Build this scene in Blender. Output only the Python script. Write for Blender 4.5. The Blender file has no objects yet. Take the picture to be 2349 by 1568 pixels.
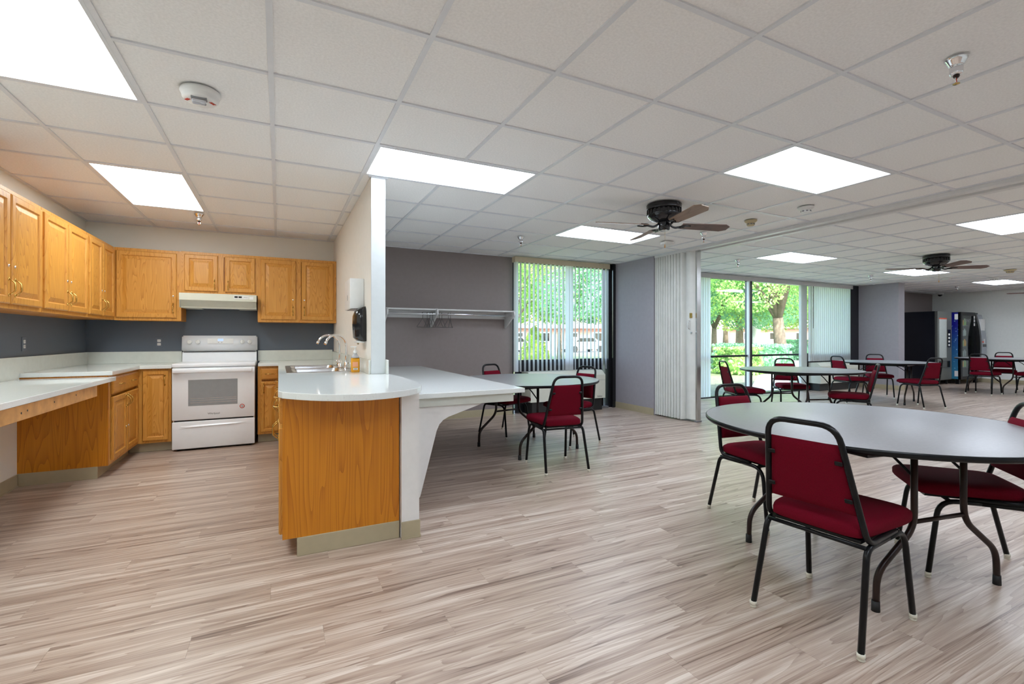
import bpy, bmesh, math, random
from mathutils import Vector, Matrix
random.seed(7)
S = bpy.context.scene
COL = S.collection

# ------------------------------------------------------------------ camera, sky, sun, exposure
CX, CY, CZ, YAW, FPX, HORIZON = 0.034, -2.532, 1.181, 0.45958, 1080.7, 775.1
cam_d = bpy.data.cameras.new('camera')
cam = bpy.data.objects.new('camera', cam_d)
COL.objects.link(cam)
cam.location = (CX, CY, CZ)
cam.rotation_euler = (math.pi / 2, 0, -YAW)
cam_d.sensor_fit = 'HORIZONTAL'
cam_d.sensor_width = 36.0
cam_d.lens = 36.0 * FPX / 2349.0
cam_d.shift_y = -(784.0 - HORIZON) / 2349.0
cam_d.clip_end = 400
S.camera = cam

world = bpy.data.worlds.new('world')
S.world = world
world.use_nodes = True
wn = world.node_tree.nodes
wl = world.node_tree.links
wn.clear()
wo = wn.new('ShaderNodeOutputWorld')
wb = wn.new('ShaderNodeBackground')
sky = wn.new('ShaderNodeTexSky')
sky.sky_type = 'NISHITA'
sky.sun_disc = False
sky.sun_elevation = math.radians(48)
sky.sun_rotation = math.radians(200)
sky.air_density = 1.0
sky.dust_density = 2.5
wl.new(sky.outputs[0], wb.inputs[0])
wb.inputs[1].default_value = 1.35
wl.new(wb.outputs[0], wo.inputs[0])

sun_d = bpy.data.lights.new('sun', 'SUN')
sun_d.energy = 9.5
sun_d.angle = math.radians(1.0)
sun_d.color = (1.0, 0.95, 0.86)
sun = bpy.data.objects.new('sun', sun_d)
COL.objects.link(sun)
sun.rotation_euler = (math.radians(42), 0, math.radians(-20))   # sun stands high behind the building

S.view_settings.view_transform = 'Standard'
S.view_settings.look = 'None'
S.view_settings.gamma = 1.0
S.view_settings.use_curve_mapping = False
S.view_settings.exposure = 0.7
LAMP = 9.0          # radiance of the fluorescent ceiling panels

# ------------------------------------------------------------------ materials
MATS = {}

def newmat(name):
    m = bpy.data.materials.new(name)
    m.use_nodes = True
    nt = m.node_tree
    b = nt.nodes['Principled BSDF']
    MATS[name] = m
    return m, nt, b


def N(nt, typ, **kw):
    n = nt.nodes.new(typ)
    for k, v in kw.items():
        if k.startswith('i_'):
            n.inputs[k[2:].replace('_', ' ')].default_value = v
        else:
            setattr(n, k, v)
    return n


def plain(name, col, rough=0.5, metal=0.0, var=0.05, scale=20.0, bump=0.0, bscale=200.0, **kw):
    m, nt, b = newmat(name)
    b.inputs['Roughness'].default_value = rough
    b.inputs['Metallic'].default_value = metal
    for k, v in kw.items():
        b.inputs[k.replace('_', ' ')].default_value = v
    tc = N(nt, 'ShaderNodeTexCoord')
    no = N(nt, 'ShaderNodeTexNoise')
    no.inputs['Scale'].default_value = scale
    no.inputs['Detail'].default_value = 4
    nt.links.new(tc.outputs['Object'], no.inputs['Vector'])
    rp = N(nt, 'ShaderNodeValToRGB')
    lo = tuple(max(0, c * (1 - var)) for c in col) + (1,)
    hi = tuple(min(1, c * (1 + var)) for c in col) + (1,)
    rp.color_ramp.elements[0].color = lo
    rp.color_ramp.elements[0].position = 0.3
    rp.color_ramp.elements[1].color = hi
    rp.color_ramp.elements[1].position = 0.7
    nt.links.new(no.outputs[0], rp.inputs[0])
    nt.links.new(rp.outputs[0], b.inputs['Base Color'])
    if bump:
        n2 = N(nt, 'ShaderNodeTexNoise')
        n2.inputs['Scale'].default_value = bscale
        nt.links.new(tc.outputs['Object'], n2.inputs['Vector'])
        bp = N(nt, 'ShaderNodeBump')
        bp.inputs['Strength'].default_value = bump
        bp.inputs['Distance'].default_value = 0.002
        nt.links.new(n2.outputs[0], bp.inputs['Height'])
        nt.links.new(bp.outputs[0], b.inputs['Normal'])
    return m


def oak(name, light, mid, dark, rough=0.38, cathedral=0.5, axis='Z', fig=4.0, stretch=0.13):
    m, nt, b = newmat(name)
    b.inputs['Roughness'].default_value = rough
    tc = N(nt, 'ShaderNodeTexCoord')
    oi = N(nt, 'ShaderNodeObjectInfo')
    add = N(nt, 'ShaderNodeVectorMath', operation='ADD')
    sc = N(nt, 'ShaderNodeVectorMath', operation='SCALE')
    comb = N(nt, 'ShaderNodeCombineXYZ')
    for i in range(3):
        nt.links.new(oi.outputs['Random'], comb.inputs[i])
    nt.links.new(comb.outputs[0], sc.inputs[0])
    sc.inputs['Scale'].default_value = 13.7
    nt.links.new(tc.outputs['Object'], add.inputs[0])
    nt.links.new(sc.outputs[0], add.inputs[1])
    mp = N(nt, 'ShaderNodeMapping')
    s = {'Z': (1, 1, stretch), 'X': (stretch, 1, 1), 'Y': (1, stretch, 1)}[axis]
    mp.inputs['Scale'].default_value = s
    nt.links.new(add.outputs[0], mp.inputs['Vector'])
    n1 = N(nt, 'ShaderNodeTexNoise')
    n1.inputs['Scale'].default_value = fig
    n1.inputs['Detail'].default_value = 2
    nt.links.new(mp.outputs[0], n1.inputs['Vector'])
    # nested contour lines of a stretched noise give the flame figure of flat-sawn oak
    mul = N(nt, 'ShaderNodeMath', operation='MULTIPLY')
    mul.inputs[1].default_value = 30.0
    nt.links.new(n1.outputs[0], mul.inputs[0])
    fr0 = N(nt, 'ShaderNodeMath', operation='FRACT')
    nt.links.new(mul.outputs[0], fr0.inputs[0])
    frp = N(nt, 'ShaderNodeMath', operation='POWER')
    frp.inputs[1].default_value = 2.2
    nt.links.new(fr0.outputs[0], frp.inputs[0])
    fr = N(nt, 'ShaderNodeMath', operation='SUBTRACT')
    fr.inputs[0].default_value = 1.0
    nt.links.new(frp.outputs[0], fr.inputs[1])
    n2 = N(nt, 'ShaderNodeTexNoise')
    n2.inputs['Scale'].default_value = 1.0
    n2.inputs['Detail'].default_value = 5
    mp2 = N(nt, 'ShaderNodeMapping')
    mp2.inputs['Scale'].default_value = tuple(x * (330 if x > .5 else 40) for x in s)
    nt.links.new(add.outputs[0], mp2.inputs['Vector'])
    nt.links.new(mp2.outputs[0], n2.inputs['Vector'])
    mx = N(nt, 'ShaderNodeMix')
    mx.inputs[0].default_value = cathedral
    nt.links.new(n2.outputs[0], mx.inputs[2])
    nt.links.new(fr.outputs[0], mx.inputs[3])
    rp = N(nt, 'ShaderNodeValToRGB')
    e = rp.color_ramp.elements
    e[0].color = dark + (1,)
    e[0].position = 0.22
    e[1].color = light + (1,)
    e[1].position = 0.78
    q = e.new(0.48)
    q.color = mid + (1,)
    nt.links.new(mx.outputs[0], rp.inputs[0])
    nt.links.new(rp.outputs[0], b.inputs['Base Color'])
    bp = N(nt, 'ShaderNodeBump')
    bp.inputs['Strength'].default_value = 0.08
    bp.inputs['Distance'].default_value = 0.001
    nt.links.new(n2.outputs[0], bp.inputs['Height'])
    nt.links.new(bp.outputs[0], b.inputs['Normal'])
    return m


PW, PL, PY0 = 0.1524, 1.219, -0.14

def floor_mat():
    m, nt, b = newmat('vinyl_plank')
    L = nt.links
    geo = N(nt, 'ShaderNodeNewGeometry')
    sep = N(nt, 'ShaderNodeSeparateXYZ')
    L.new(geo.outputs['Position'], sep.inputs[0])

    def M(op, a, bb=None):
        n = N(nt, 'ShaderNodeMath', operation=op)
        for i, v in enumerate((a, bb)):
            if v is None:
                continue
            if isinstance(v, (int, float)):
                n.inputs[i].default_value = v
            else:
                L.new(v, n.inputs[i])
        return n.outputs[0]
    row = M('FLOOR', M('DIVIDE', M('SUBTRACT', sep.outputs[1], PY0), PW))
    # the same stagger as the plank geometry: (row * 0.387) mod 1
    off = M('MULTIPLY', M('FRACT', M('ADD', M('MULTIPLY', row, 0.387), 100.0)), PL)
    col = M('FLOOR', M('DIVIDE', M('ADD', sep.outputs[0], off), PL))
    cid = N(nt, 'ShaderNodeCombineXYZ')
    L.new(row, cid.inputs[0])
    L.new(col, cid.inputs[1])
    wn_ = N(nt, 'ShaderNodeTexWhiteNoise', noise_dimensions='2D')
    L.new(cid.outputs[0], wn_.inputs['Vector'])
    rid = wn_.outputs['Value']
    gx = M('ADD', sep.outputs[0], M('MULTIPLY', rid, 41.0))
    gy = M('ADD', sep.outputs[1], M('MULTIPLY', rid, 23.0))
    gv = N(nt, 'ShaderNodeCombineXYZ')
    L.new(M('MULTIPLY', gx, 0.42), gv.inputs[0])
    L.new(M('MULTIPLY', gy, 7.0), gv.inputs[1])
    L.new(M('MULTIPLY', rid, 7.0), gv.inputs[2])
    n1 = N(nt, 'ShaderNodeTexNoise')
    n1.inputs['Scale'].default_value = 1.35
    n1.inputs['Detail'].default_value = 2.5
    n1.inputs['Roughness'].default_value = 0.38
    n1.inputs['Distortion'].default_value = 0.15
    L.new(gv.outputs[0], n1.inputs['Vector'])
    gv2 = N(nt, 'ShaderNodeCombineXYZ')
    L.new(M('MULTIPLY', gx, 1.1), gv2.inputs[0])
    L.new(M('MULTIPLY', gy, 62.0), gv2.inputs[1])
    n2 = N(nt, 'ShaderNodeTexNoise')
    n2.inputs['Scale'].default_value = 1.0
    n2.inputs['Detail'].default_value = 5
    L.new(gv2.outputs[0], n2.inputs['Vector'])
    gv3 = N(nt, 'ShaderNodeCombineXYZ')
    L.new(M('MULTIPLY', gx, 0.5), gv3.inputs[0])
    L.new(M('MULTIPLY', gy, 17.0), gv3.inputs[1])
    n3 = N(nt, 'ShaderNodeTexNoise')
    n3.inputs['Scale'].default_value = 1.0
    n3.inputs['Detail'].default_value = 2
    L.new(gv3.outputs[0], n3.inputs['Vector'])
    gv4 = N(nt, 'ShaderNodeCombineXYZ')
    L.new(M('MULTIPLY', gx, 7.0), gv4.inputs[0])
    L.new(M('MULTIPLY', gy, 300.0), gv4.inputs[1])
    n4 = N(nt, 'ShaderNodeTexNoise')
    n4.inputs['Scale'].default_value = 1.0
    n4.inputs['Detail'].default_value = 3
    L.new(gv4.outputs[0], n4.inputs['Vector'])
    rings = M('POWER', M('FRACT', M('MULTIPLY', n1.outputs[0], 16.0)), 2.0)
    fine = M('MULTIPLY', M('SUBTRACT', n4.outputs[0], 0.5), 0.30)
    rings = M('ADD', M('MULTIPLY', M('SUBTRACT', 1.0, rings), 0.85), M('MULTIPLY', fine, 5.0))
    v = M('ADD', M('ADD', M('MULTIPLY', rings, 0.16), M('MULTIPLY', n2.outputs[0], 0.40)), M('MULTIPLY', n3.outputs[0], 0.60))
    v = M('ADD', v, M('MULTIPLY', M('SUBTRACT', rid, 0.5), 0.07))
    rp = N(nt, 'ShaderNodeValToRGB')
    e = rp.color_ramp.elements
    e[0].position = 0.375
    e[0].color = (0.15, 0.094, 0.068, 1)
    e[1].position = 0.78
    e[1].color = (0.66, 0.56, 0.48, 1)
    q = e.new(0.50)
    q.color = (0.35, 0.25, 0.195, 1)
    q = e.new(0.62)
    q.color = (0.46, 0.352, 0.28, 1)
    L.new(v, rp.inputs[0])
    L.new(rp.outputs[0], b.inputs['Base Color'])
    rr = N(nt, 'ShaderNodeMapRange')
    rr.inputs[3].default_value = 0.27
    rr.inputs[4].default_value = 0.42
    L.new(n2.outputs[0], rr.inputs[0])
    L.new(rr.outputs[0], b.inputs['Roughness'])
    bp = N(nt, 'ShaderNodeBump')
    bp.inputs['Strength'].default_value = 0.12
    bp.inputs['Distance'].default_value = 0.002
    L.new(n2.outputs[0], bp.inputs['Height'])
    L.new(bp.outputs[0], b.inputs['Normal'])
    return m


def emit(name, col, strength):
    m, nt, b = newmat(name)
    nt.nodes.remove(b)
    e = N(nt, 'ShaderNodeEmission')
    tc = N(nt, 'ShaderNodeTexCoord')
    no = N(nt, 'ShaderNodeTexNoise')
    no.inputs['Scale'].default_value = 3.0
    nt.links.new(tc.outputs['Object'], no.inputs['Vector'])
    mr = N(nt, 'ShaderNodeMapRange')
    mr.inputs[3].default_value = strength * 0.92
    mr.inputs[4].default_value = strength * 1.08
    nt.links.new(no.outputs[0], mr.inputs[0])
    nt.links.new(mr.outputs[0], e.inputs[1])
    e.inputs[0].default_value = col + (1,)
    nt.links.new(e.outputs[0], nt.nodes['Material Output'].inputs[0])
    return m


def glass(name, tint=(0.93, 0.97, 0.95), refl=1.0):
    m, nt, b = newmat(name)
    nt.nodes.remove(b)
    tr = N(nt, 'ShaderNodeBsdfTransparent')
    tr.inputs[0].default_value = tint + (1,)
    gl = N(nt, 'ShaderNodeBsdfGlossy')
    gl.inputs['Roughness'].default_value = 0.02
    geo = N(nt, 'ShaderNodeNewGeometry')      # Schlick reflectance, the same from both faces of the pane
    dt = N(nt, 'ShaderNodeVectorMath', operation='DOT_PRODUCT')
    nt.links.new(geo.outputs['Incoming'], dt.inputs[0])
    nt.links.new(geo.outputs['Normal'], dt.inputs[1])
    ab = N(nt, 'ShaderNodeMath', operation='ABSOLUTE')
    nt.links.new(dt.outputs['Value'], ab.inputs[0])
    om = N(nt, 'ShaderNodeMath', operation='SUBTRACT')
    om.inputs[0].default_value = 1.0
    nt.links.new(ab.outputs[0], om.inputs[1])
    pw = N(nt, 'ShaderNodeMath', operation='POWER')
    pw.inputs[1].default_value = 5.0
    nt.links.new(om.outputs[0], pw.inputs[0])
    mu = N(nt, 'ShaderNodeMath', operation='MULTIPLY_ADD')
    mu.inputs[1].default_value = 0.96 * refl
    mu.inputs[2].default_value = 0.04 * refl
    mx = N(nt, 'ShaderNodeMixShader')
    nt.links.new(pw.outputs[0], mu.inputs[0])
    nt.links.new(mu.outputs[0], mx.inputs[0])
    nt.links.new(tr.outputs[0], mx.inputs[1])
    nt.links.new(gl.outputs[0], mx.inputs[2])
    nt.links.new(mx.outputs[0], nt.nodes['Material Output'].inputs[0])
    return m


def translucent(name, col, frac):
    m, nt, b = newmat(name)
    b.inputs['Base Color'].default_value = col + (1,)
    b.inputs['Roughness'].default_value = 0.6
    tr = N(nt, 'ShaderNodeBsdfTranslucent')
    tr.inputs[0].default_value = col + (1,)
    tc = N(nt, 'ShaderNodeTexCoord')
    no = N(nt, 'ShaderNodeTexNoise')
    no.inputs['Scale'].default_value = 60
    nt.links.new(tc.outputs['Object'], no.inputs[0])
    mr = N(nt, 'ShaderNodeMapRange')
    mr.inputs[3].default_value = frac * 0.9
    mr.inputs[4].default_value = frac * 1.1
    nt.links.new(no.outputs[0], mr.inputs[0])
    mx = N(nt, 'ShaderNodeMixShader')
    nt.links.new(mr.outputs[0], mx.inputs[0])
    nt.links.new(b.outputs[0], mx.inputs[1])
    nt.links.new(tr.outputs[0], mx.inputs[2])
    nt.links.new(mx.outputs[0], nt.nodes['Material Output'].inputs[0])
    return m


def two_tone(name, lo, hi, zsplit, zlow):
    m, nt, b = newmat(name)
    b.inputs['Roughness'].default_value = 0.55
    geo = N(nt, 'ShaderNodeNewGeometry')
    sep = N(nt, 'ShaderNodeSeparateXYZ')
    nt.links.new(geo.outputs['Position'], sep.inputs[0])
    gt = N(nt, 'ShaderNodeMath', operation='GREATER_THAN')
    gt.inputs[1].default_value = zsplit
    nt.links.new(sep.outputs[2], gt.inputs[0])
    lt = N(nt, 'ShaderNodeMath', operation='LESS_THAN')
    lt.inputs[1].default_value = zlow
    nt.links.new(sep.outputs[2], lt.inputs[0])
    orr = N(nt, 'ShaderNodeMath', operation='MAXIMUM')
    nt.links.new(gt.outputs[0], orr.inputs[0])
    nt.links.new(lt.outputs[0], orr.inputs[1])
    gt = orr
    mx = N(nt, 'ShaderNodeMix', data_type='RGBA')
    mx.inputs[6].default_value = lo + (1,)
    mx.inputs[7].default_value = hi + (1,)
    nt.links.new(gt.outputs[0], mx.inputs[0])
    nt.links.new(mx.outputs[2], b.inputs['Base Color'])
    no = N(nt, 'ShaderNodeTexNoise')
    no.inputs['Scale'].default_value = 160
    nt.links.new(geo.outputs['Position'], no.inputs['Vector'])
    bp = N(nt, 'ShaderNodeBump')
    bp.inputs['Strength'].default_value = 0.08
    bp.inputs['Distance'].default_value = 0.002
    nt.links.new(no.outputs[0], bp.inputs['Height'])
    nt.links.new(bp.outputs[0], b.inputs['Normal'])
    return m


def speckle(name, col, speck, rough):
    m, nt, b = newmat(name)
    b.inputs['Roughness'].default_value = rough
    tc = N(nt, 'ShaderNodeTexCoord')
    v = N(nt, 'ShaderNodeTexNoise')
    v.inputs['Scale'].default_value = 130
    v.inputs['Detail'].default_value = 1
    nt.links.new(tc.outputs['Object'], v.inputs['Vector'])
    rp = N(nt, 'ShaderNodeValToRGB')
    e = rp.color_ramp.elements
    e[0].position = 0.24
    e[0].color = speck + (1,)
    e[1].position = 0.36
    e[1].color = col + (1,)
    nt.links.new(v.outputs[0], rp.inputs[0])
    nt.links.new(rp.outputs[0], b.inputs['Base Color'])
    return m


floor_mat()
oak('oak_door', (0.68, 0.325, 0.062), (0.60, 0.265, 0.042), (0.44, 0.165, 0.02), cathedral=0.42, fig=6.0)
oak('oak_rail', (0.66, 0.31, 0.058), (0.58, 0.25, 0.04), (0.42, 0.155, 0.02), cathedral=0.2, axis='X')
oak('oak_veneer', (0.66, 0.25, 0.012), (0.56, 0.19, 0.006), (0.38, 0.105, 0.002), rough=0.32, cathedral=0.32, fig=5.0, stretch=0.055)
oak('fan_oak', (0.30, 0.20, 0.13), (0.22, 0.14, 0.09), (0.12, 0.07, 0.045), cathedral=0.3, axis='X')
oak('fan_walnut', (0.16, 0.09, 0.07), (0.12, 0.065, 0.05), (0.06, 0.03, 0.025), cathedral=0.3, axis='X')
plain('pine', (0.62, 0.33, 0.12), 0.6, var=0.25, scale=9)
plain('wall_cream', (0.82, 0.79, 0.73), 0.6, var=0.02, bump=0.1)
plain('wall_taupe', (0.265, 0.222, 0.213), 0.6, var=0.03, bump=0.1)
plain('wall_lavender', (0.37, 0.35, 0.385), 0.6, var=0.03, bump=0.1)
plain('wall_far', (0.84, 0.865, 0.83), 0.6, var=0.02, bump=0.1)
plain('end_grey_dimmed', (0.55, 0.575, 0.57), 0.45, var=0.02)  # darker than the wall paint, to tone down the over-lit wall end
plain('wall_white', (0.84, 0.83, 0.81), 0.5, var=0.02, bump=0.08)
two_tone('wall_kitchen', (0.108, 0.132, 0.165), (0.86, 0.85, 0.78), 1.55, 0.80)
plain('underlay', (0.22, 0.16, 0.125), 0.8)
plain('vinyl_base', (0.45, 0.385, 0.255), 0.45, var=0.03)
plain('ceiling_tile', (0.90, 0.895, 0.88), 0.9, var=0.05, scale=90, bump=0.35, bscale=260)
plain('ceiling_void', (0.35, 0.35, 0.34), 0.9)
plain('grid_metal', (0.74, 0.76, 0.785), 0.4, var=0.02)
plain('white_trim', (0.74, 0.74, 0.73), 0.4, var=0.02)
speckle('quartz', (0.80, 0.83, 0.81), (0.66, 0.68, 0.66), 0.055)
plain('splash_stone', (0.68, 0.70, 0.64), 0.18, var=0.03)
plain('appliance', (0.88, 0.90, 0.93), 0.22, var=0.01)
plain('appliance_gap', (0.02, 0.02, 0.022), 0.5)
plain('oven_window', (0.30, 0.31, 0.32), 0.08, var=0.03)
plain('almond', (0.66, 0.66, 0.55), 0.35, var=0.02)
plain('brass', (0.62, 0.42, 0.13), 0.22, 1.0, var=0.08)
plain('chrome', (0.82, 0.83, 0.85), 0.06, 1.0, var=0.02)
plain('steel', (0.62, 0.62, 0.62), 0.22, 1.0, var=0.05)
plain('wire_metal', (0.16, 0.16, 0.16), 0.3, 0.8, var=0.05)
plain('black_gloss', (0.012, 0.012, 0.013), 0.12, var=0.1)
plain('black_metal', (0.006, 0.0063, 0.007), 0.30, var=0.15, bump=0.1, Specular_IOR_Level=0.22)
plain('brown_metal', (0.026, 0.013, 0.010), 0.32, var=0.15, Specular_IOR_Level=0.3)
plain('dark_bronze', (0.010, 0.010, 0.014), 0.35, var=0.1)
plain('fabric', (0.135, 0.002, 0.012), 0.9, var=0.18, scale=350, bump=0.5, bscale=700, Specular_IOR_Level=0.12)
plain('laminate', (0.255, 0.25, 0.255), 0.34, var=0.07, scale=70)
plain('white_plastic', (0.78, 0.78, 0.76), 0.35, var=0.02)
plain('grey_plastic', (0.20, 0.20, 0.21), 0.4, var=0.05)
plain('beige_plastic', (0.52, 0.43, 0.26), 0.5, var=0.03)
plain('glide', (0.70, 0.66, 0.55), 0.4, var=0.05)
plain('rubber', (0.012, 0.012, 0.012), 0.7)
plain('partition_vinyl', (0.74, 0.75, 0.71), 0.5, var=0.05, scale=6, bump=0.15)
plain('valance', (0.62, 0.53, 0.37), 0.5, var=0.03)
plain('valance_pale', (0.56, 0.54, 0.53), 0.5, var=0.03)
plain('hvac_body', (0.70, 0.70, 0.60), 0.4, var=0.02)
plain('hvac_base', (0.018, 0.018, 0.018), 0.5)
plain('soap_orange', (0.90, 0.40, 0.015), 0.15, var=0.04, Transmission_Weight=0.15)
plain('label_pink', (0.92, 0.42, 0.22), 0.4, var=0.1)
plain('paper_white', (0.85, 0.85, 0.83), 0.6, var=0.02)
plain('print_black', (0.02, 0.02, 0.02), 0.5)
plain('print_red', (0.60, 0.06, 0.03), 0.5)
plain('print_grey', (0.30, 0.31, 0.31), 0.5)
plain('vend_black', (0.007, 0.009, 0.016), 0.25, var=0.2, scale=3)
plain('vend_front', (0.11, 0.115, 0.105), 0.3, var=0.05)
plain('vend_screen', (0.42, 0.45, 0.42), 0.15, var=0.04)
plain('vend_silver', (0.36, 0.38, 0.42), 0.3, 0.4, var=0.05)
plain('red_paint', (0.65, 0.08, 0.04), 0.4)
plain('blue_plate', (0.12, 0.145, 0.18), 0.5, var=0.02)
plain('clear_lens', (0.75, 0.77, 0.82), 0.05, 0.0, Transmission_Weight=0.6)
emit('lamp_panel', (0.785, 0.875, 1.0), LAMP * 1.06)
emit('lamp_panel_warm', (0.91, 0.985, 1.0), LAMP * 0.92)
emit('clock_face', (0.45, 0.60, 0.95), 0.8)
glass('window_glass')
glass('clear_glass', (0.9, 0.95, 0.93), 1.0)
translucent('blind_vinyl', (0.74, 0.74, 0.72), 0.5)
plain('brick', (0.42, 0.20, 0.15), 0.8, var=0.2)
plain('roof_shingle', (0.62, 0.42, 0.38), 0.8, var=0.1)
plain('concrete', (0.70, 0.68, 0.63), 0.8, var=0.06, scale=4)
plain('lawn', (0.11, 0.155, 0.065), 0.9, var=0.45, scale=1.2)
plain('mulch', (0.105, 0.112, 0.075), 0.9, var=0.5, scale=14)
plain('bark', (0.16, 0.115, 0.085), 0.9, var=0.3, scale=12)
plain('stone_pale', (0.62, 0.58, 0.60), 0.7, var=0.08)
plain('car_white', (0.75, 0.76, 0.78), 0.2)
plain('asphalt', (0.22, 0.22, 0.23), 0.85)
for nm, c in (('leaf_green', (0.30, 0.50, 0.14)), ('leaf_lime', (0.48, 0.62, 0.14)), ('leaf_dark', (0.22, 0.46, 0.27))):
    m, nt, b = newmat(nm)
    b.inputs['Roughness'].default_value = 0.6
    geo = N(nt, 'ShaderNodeNewGeometry')
    no = N(nt, 'ShaderNodeTexNoise')
    no.inputs['Scale'].default_value = 1.7
    no.inputs['Detail'].default_value = 4
    nt.links.new(geo.outputs['Position'], no.inputs['Vector'])
    rp = N(nt, 'ShaderNodeValToRGB')
    rp.color_ramp.elements[0].color = tuple(x * 0.6 for x in c) + (1,)
    rp.color_ramp.elements[0].position = 0.35
    rp.color_ramp.elements[1].color = tuple(min(1, x * 1.4) for x in c) + (1,)
    rp.color_ramp.elements[1].position = 0.65
    nt.links.new(no.outputs[0], rp.inputs[0])
    nt.links.new(rp.outputs[0], b.inputs['Base Color'])
    tr = N(nt, 'ShaderNodeBsdfTranslucent')
    nt.links.new(rp.outputs[0], tr.inputs[0])
    mx = N(nt, 'ShaderNodeMixShader')
    mx.inputs[0].default_value = 0.45
    nt.links.new(b.outputs[0], mx.inputs[1])
    nt.links.new(tr.outputs[0], mx.inputs[2])
    nt.links.new(mx.outputs[0], nt.nodes['Material Output'].inputs[0])

m, nt, b = newmat('vend_blue')     # dew-drop print, deep blue above and aqua below
b.inputs['Roughness'].default_value = 0.2
geo = N(nt, 'ShaderNodeNewGeometry')
sep = N(nt, 'ShaderNodeSeparateXYZ')
nt.links.new(geo.outputs['Position'], sep.inputs[0])
mr = N(nt, 'ShaderNodeMapRange')
mr.inputs[1].default_value = 0.1
mr.inputs[2].default_value = 1.5
nt.links.new(sep.outputs[2], mr.inputs[0])
rp = N(nt, 'ShaderNodeValToRGB')
rp.color_ramp.elements[0].color = (0.05, 0.26, 0.42, 1)
rp.color_ramp.elements[1].color = (0.012, 0.012, 0.22, 1)
nt.links.new(mr.outputs[0], rp.inputs[0])
vo = N(nt, 'ShaderNodeTexVoronoi')
vo.inputs['Scale'].default_value = 14
nt.links.new(geo.outputs['Position'], vo.inputs['Vector'])
r2 = N(nt, 'ShaderNodeValToRGB')
r2.color_ramp.elements[0].color = (0.25, 0.55, 0.70, 1)
r2.color_ramp.elements[0].position = 0.10
r2.color_ramp.elements[1].color = (0, 0, 0, 1)
r2.color_ramp.elements[1].position = 0.26
nt.links.new(vo.outputs['Distance'], r2.inputs[0])
ad = N(nt, 'ShaderNodeMix', data_type='RGBA', blend_type='ADD')
ad.inputs[0].default_value = 0.6
nt.links.new(rp.outputs[0], ad.inputs[6])
nt.links.new(r2.outputs[0], ad.inputs[7])
nt.links.new(ad.outputs[2], b.inputs['Base Color'])

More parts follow.
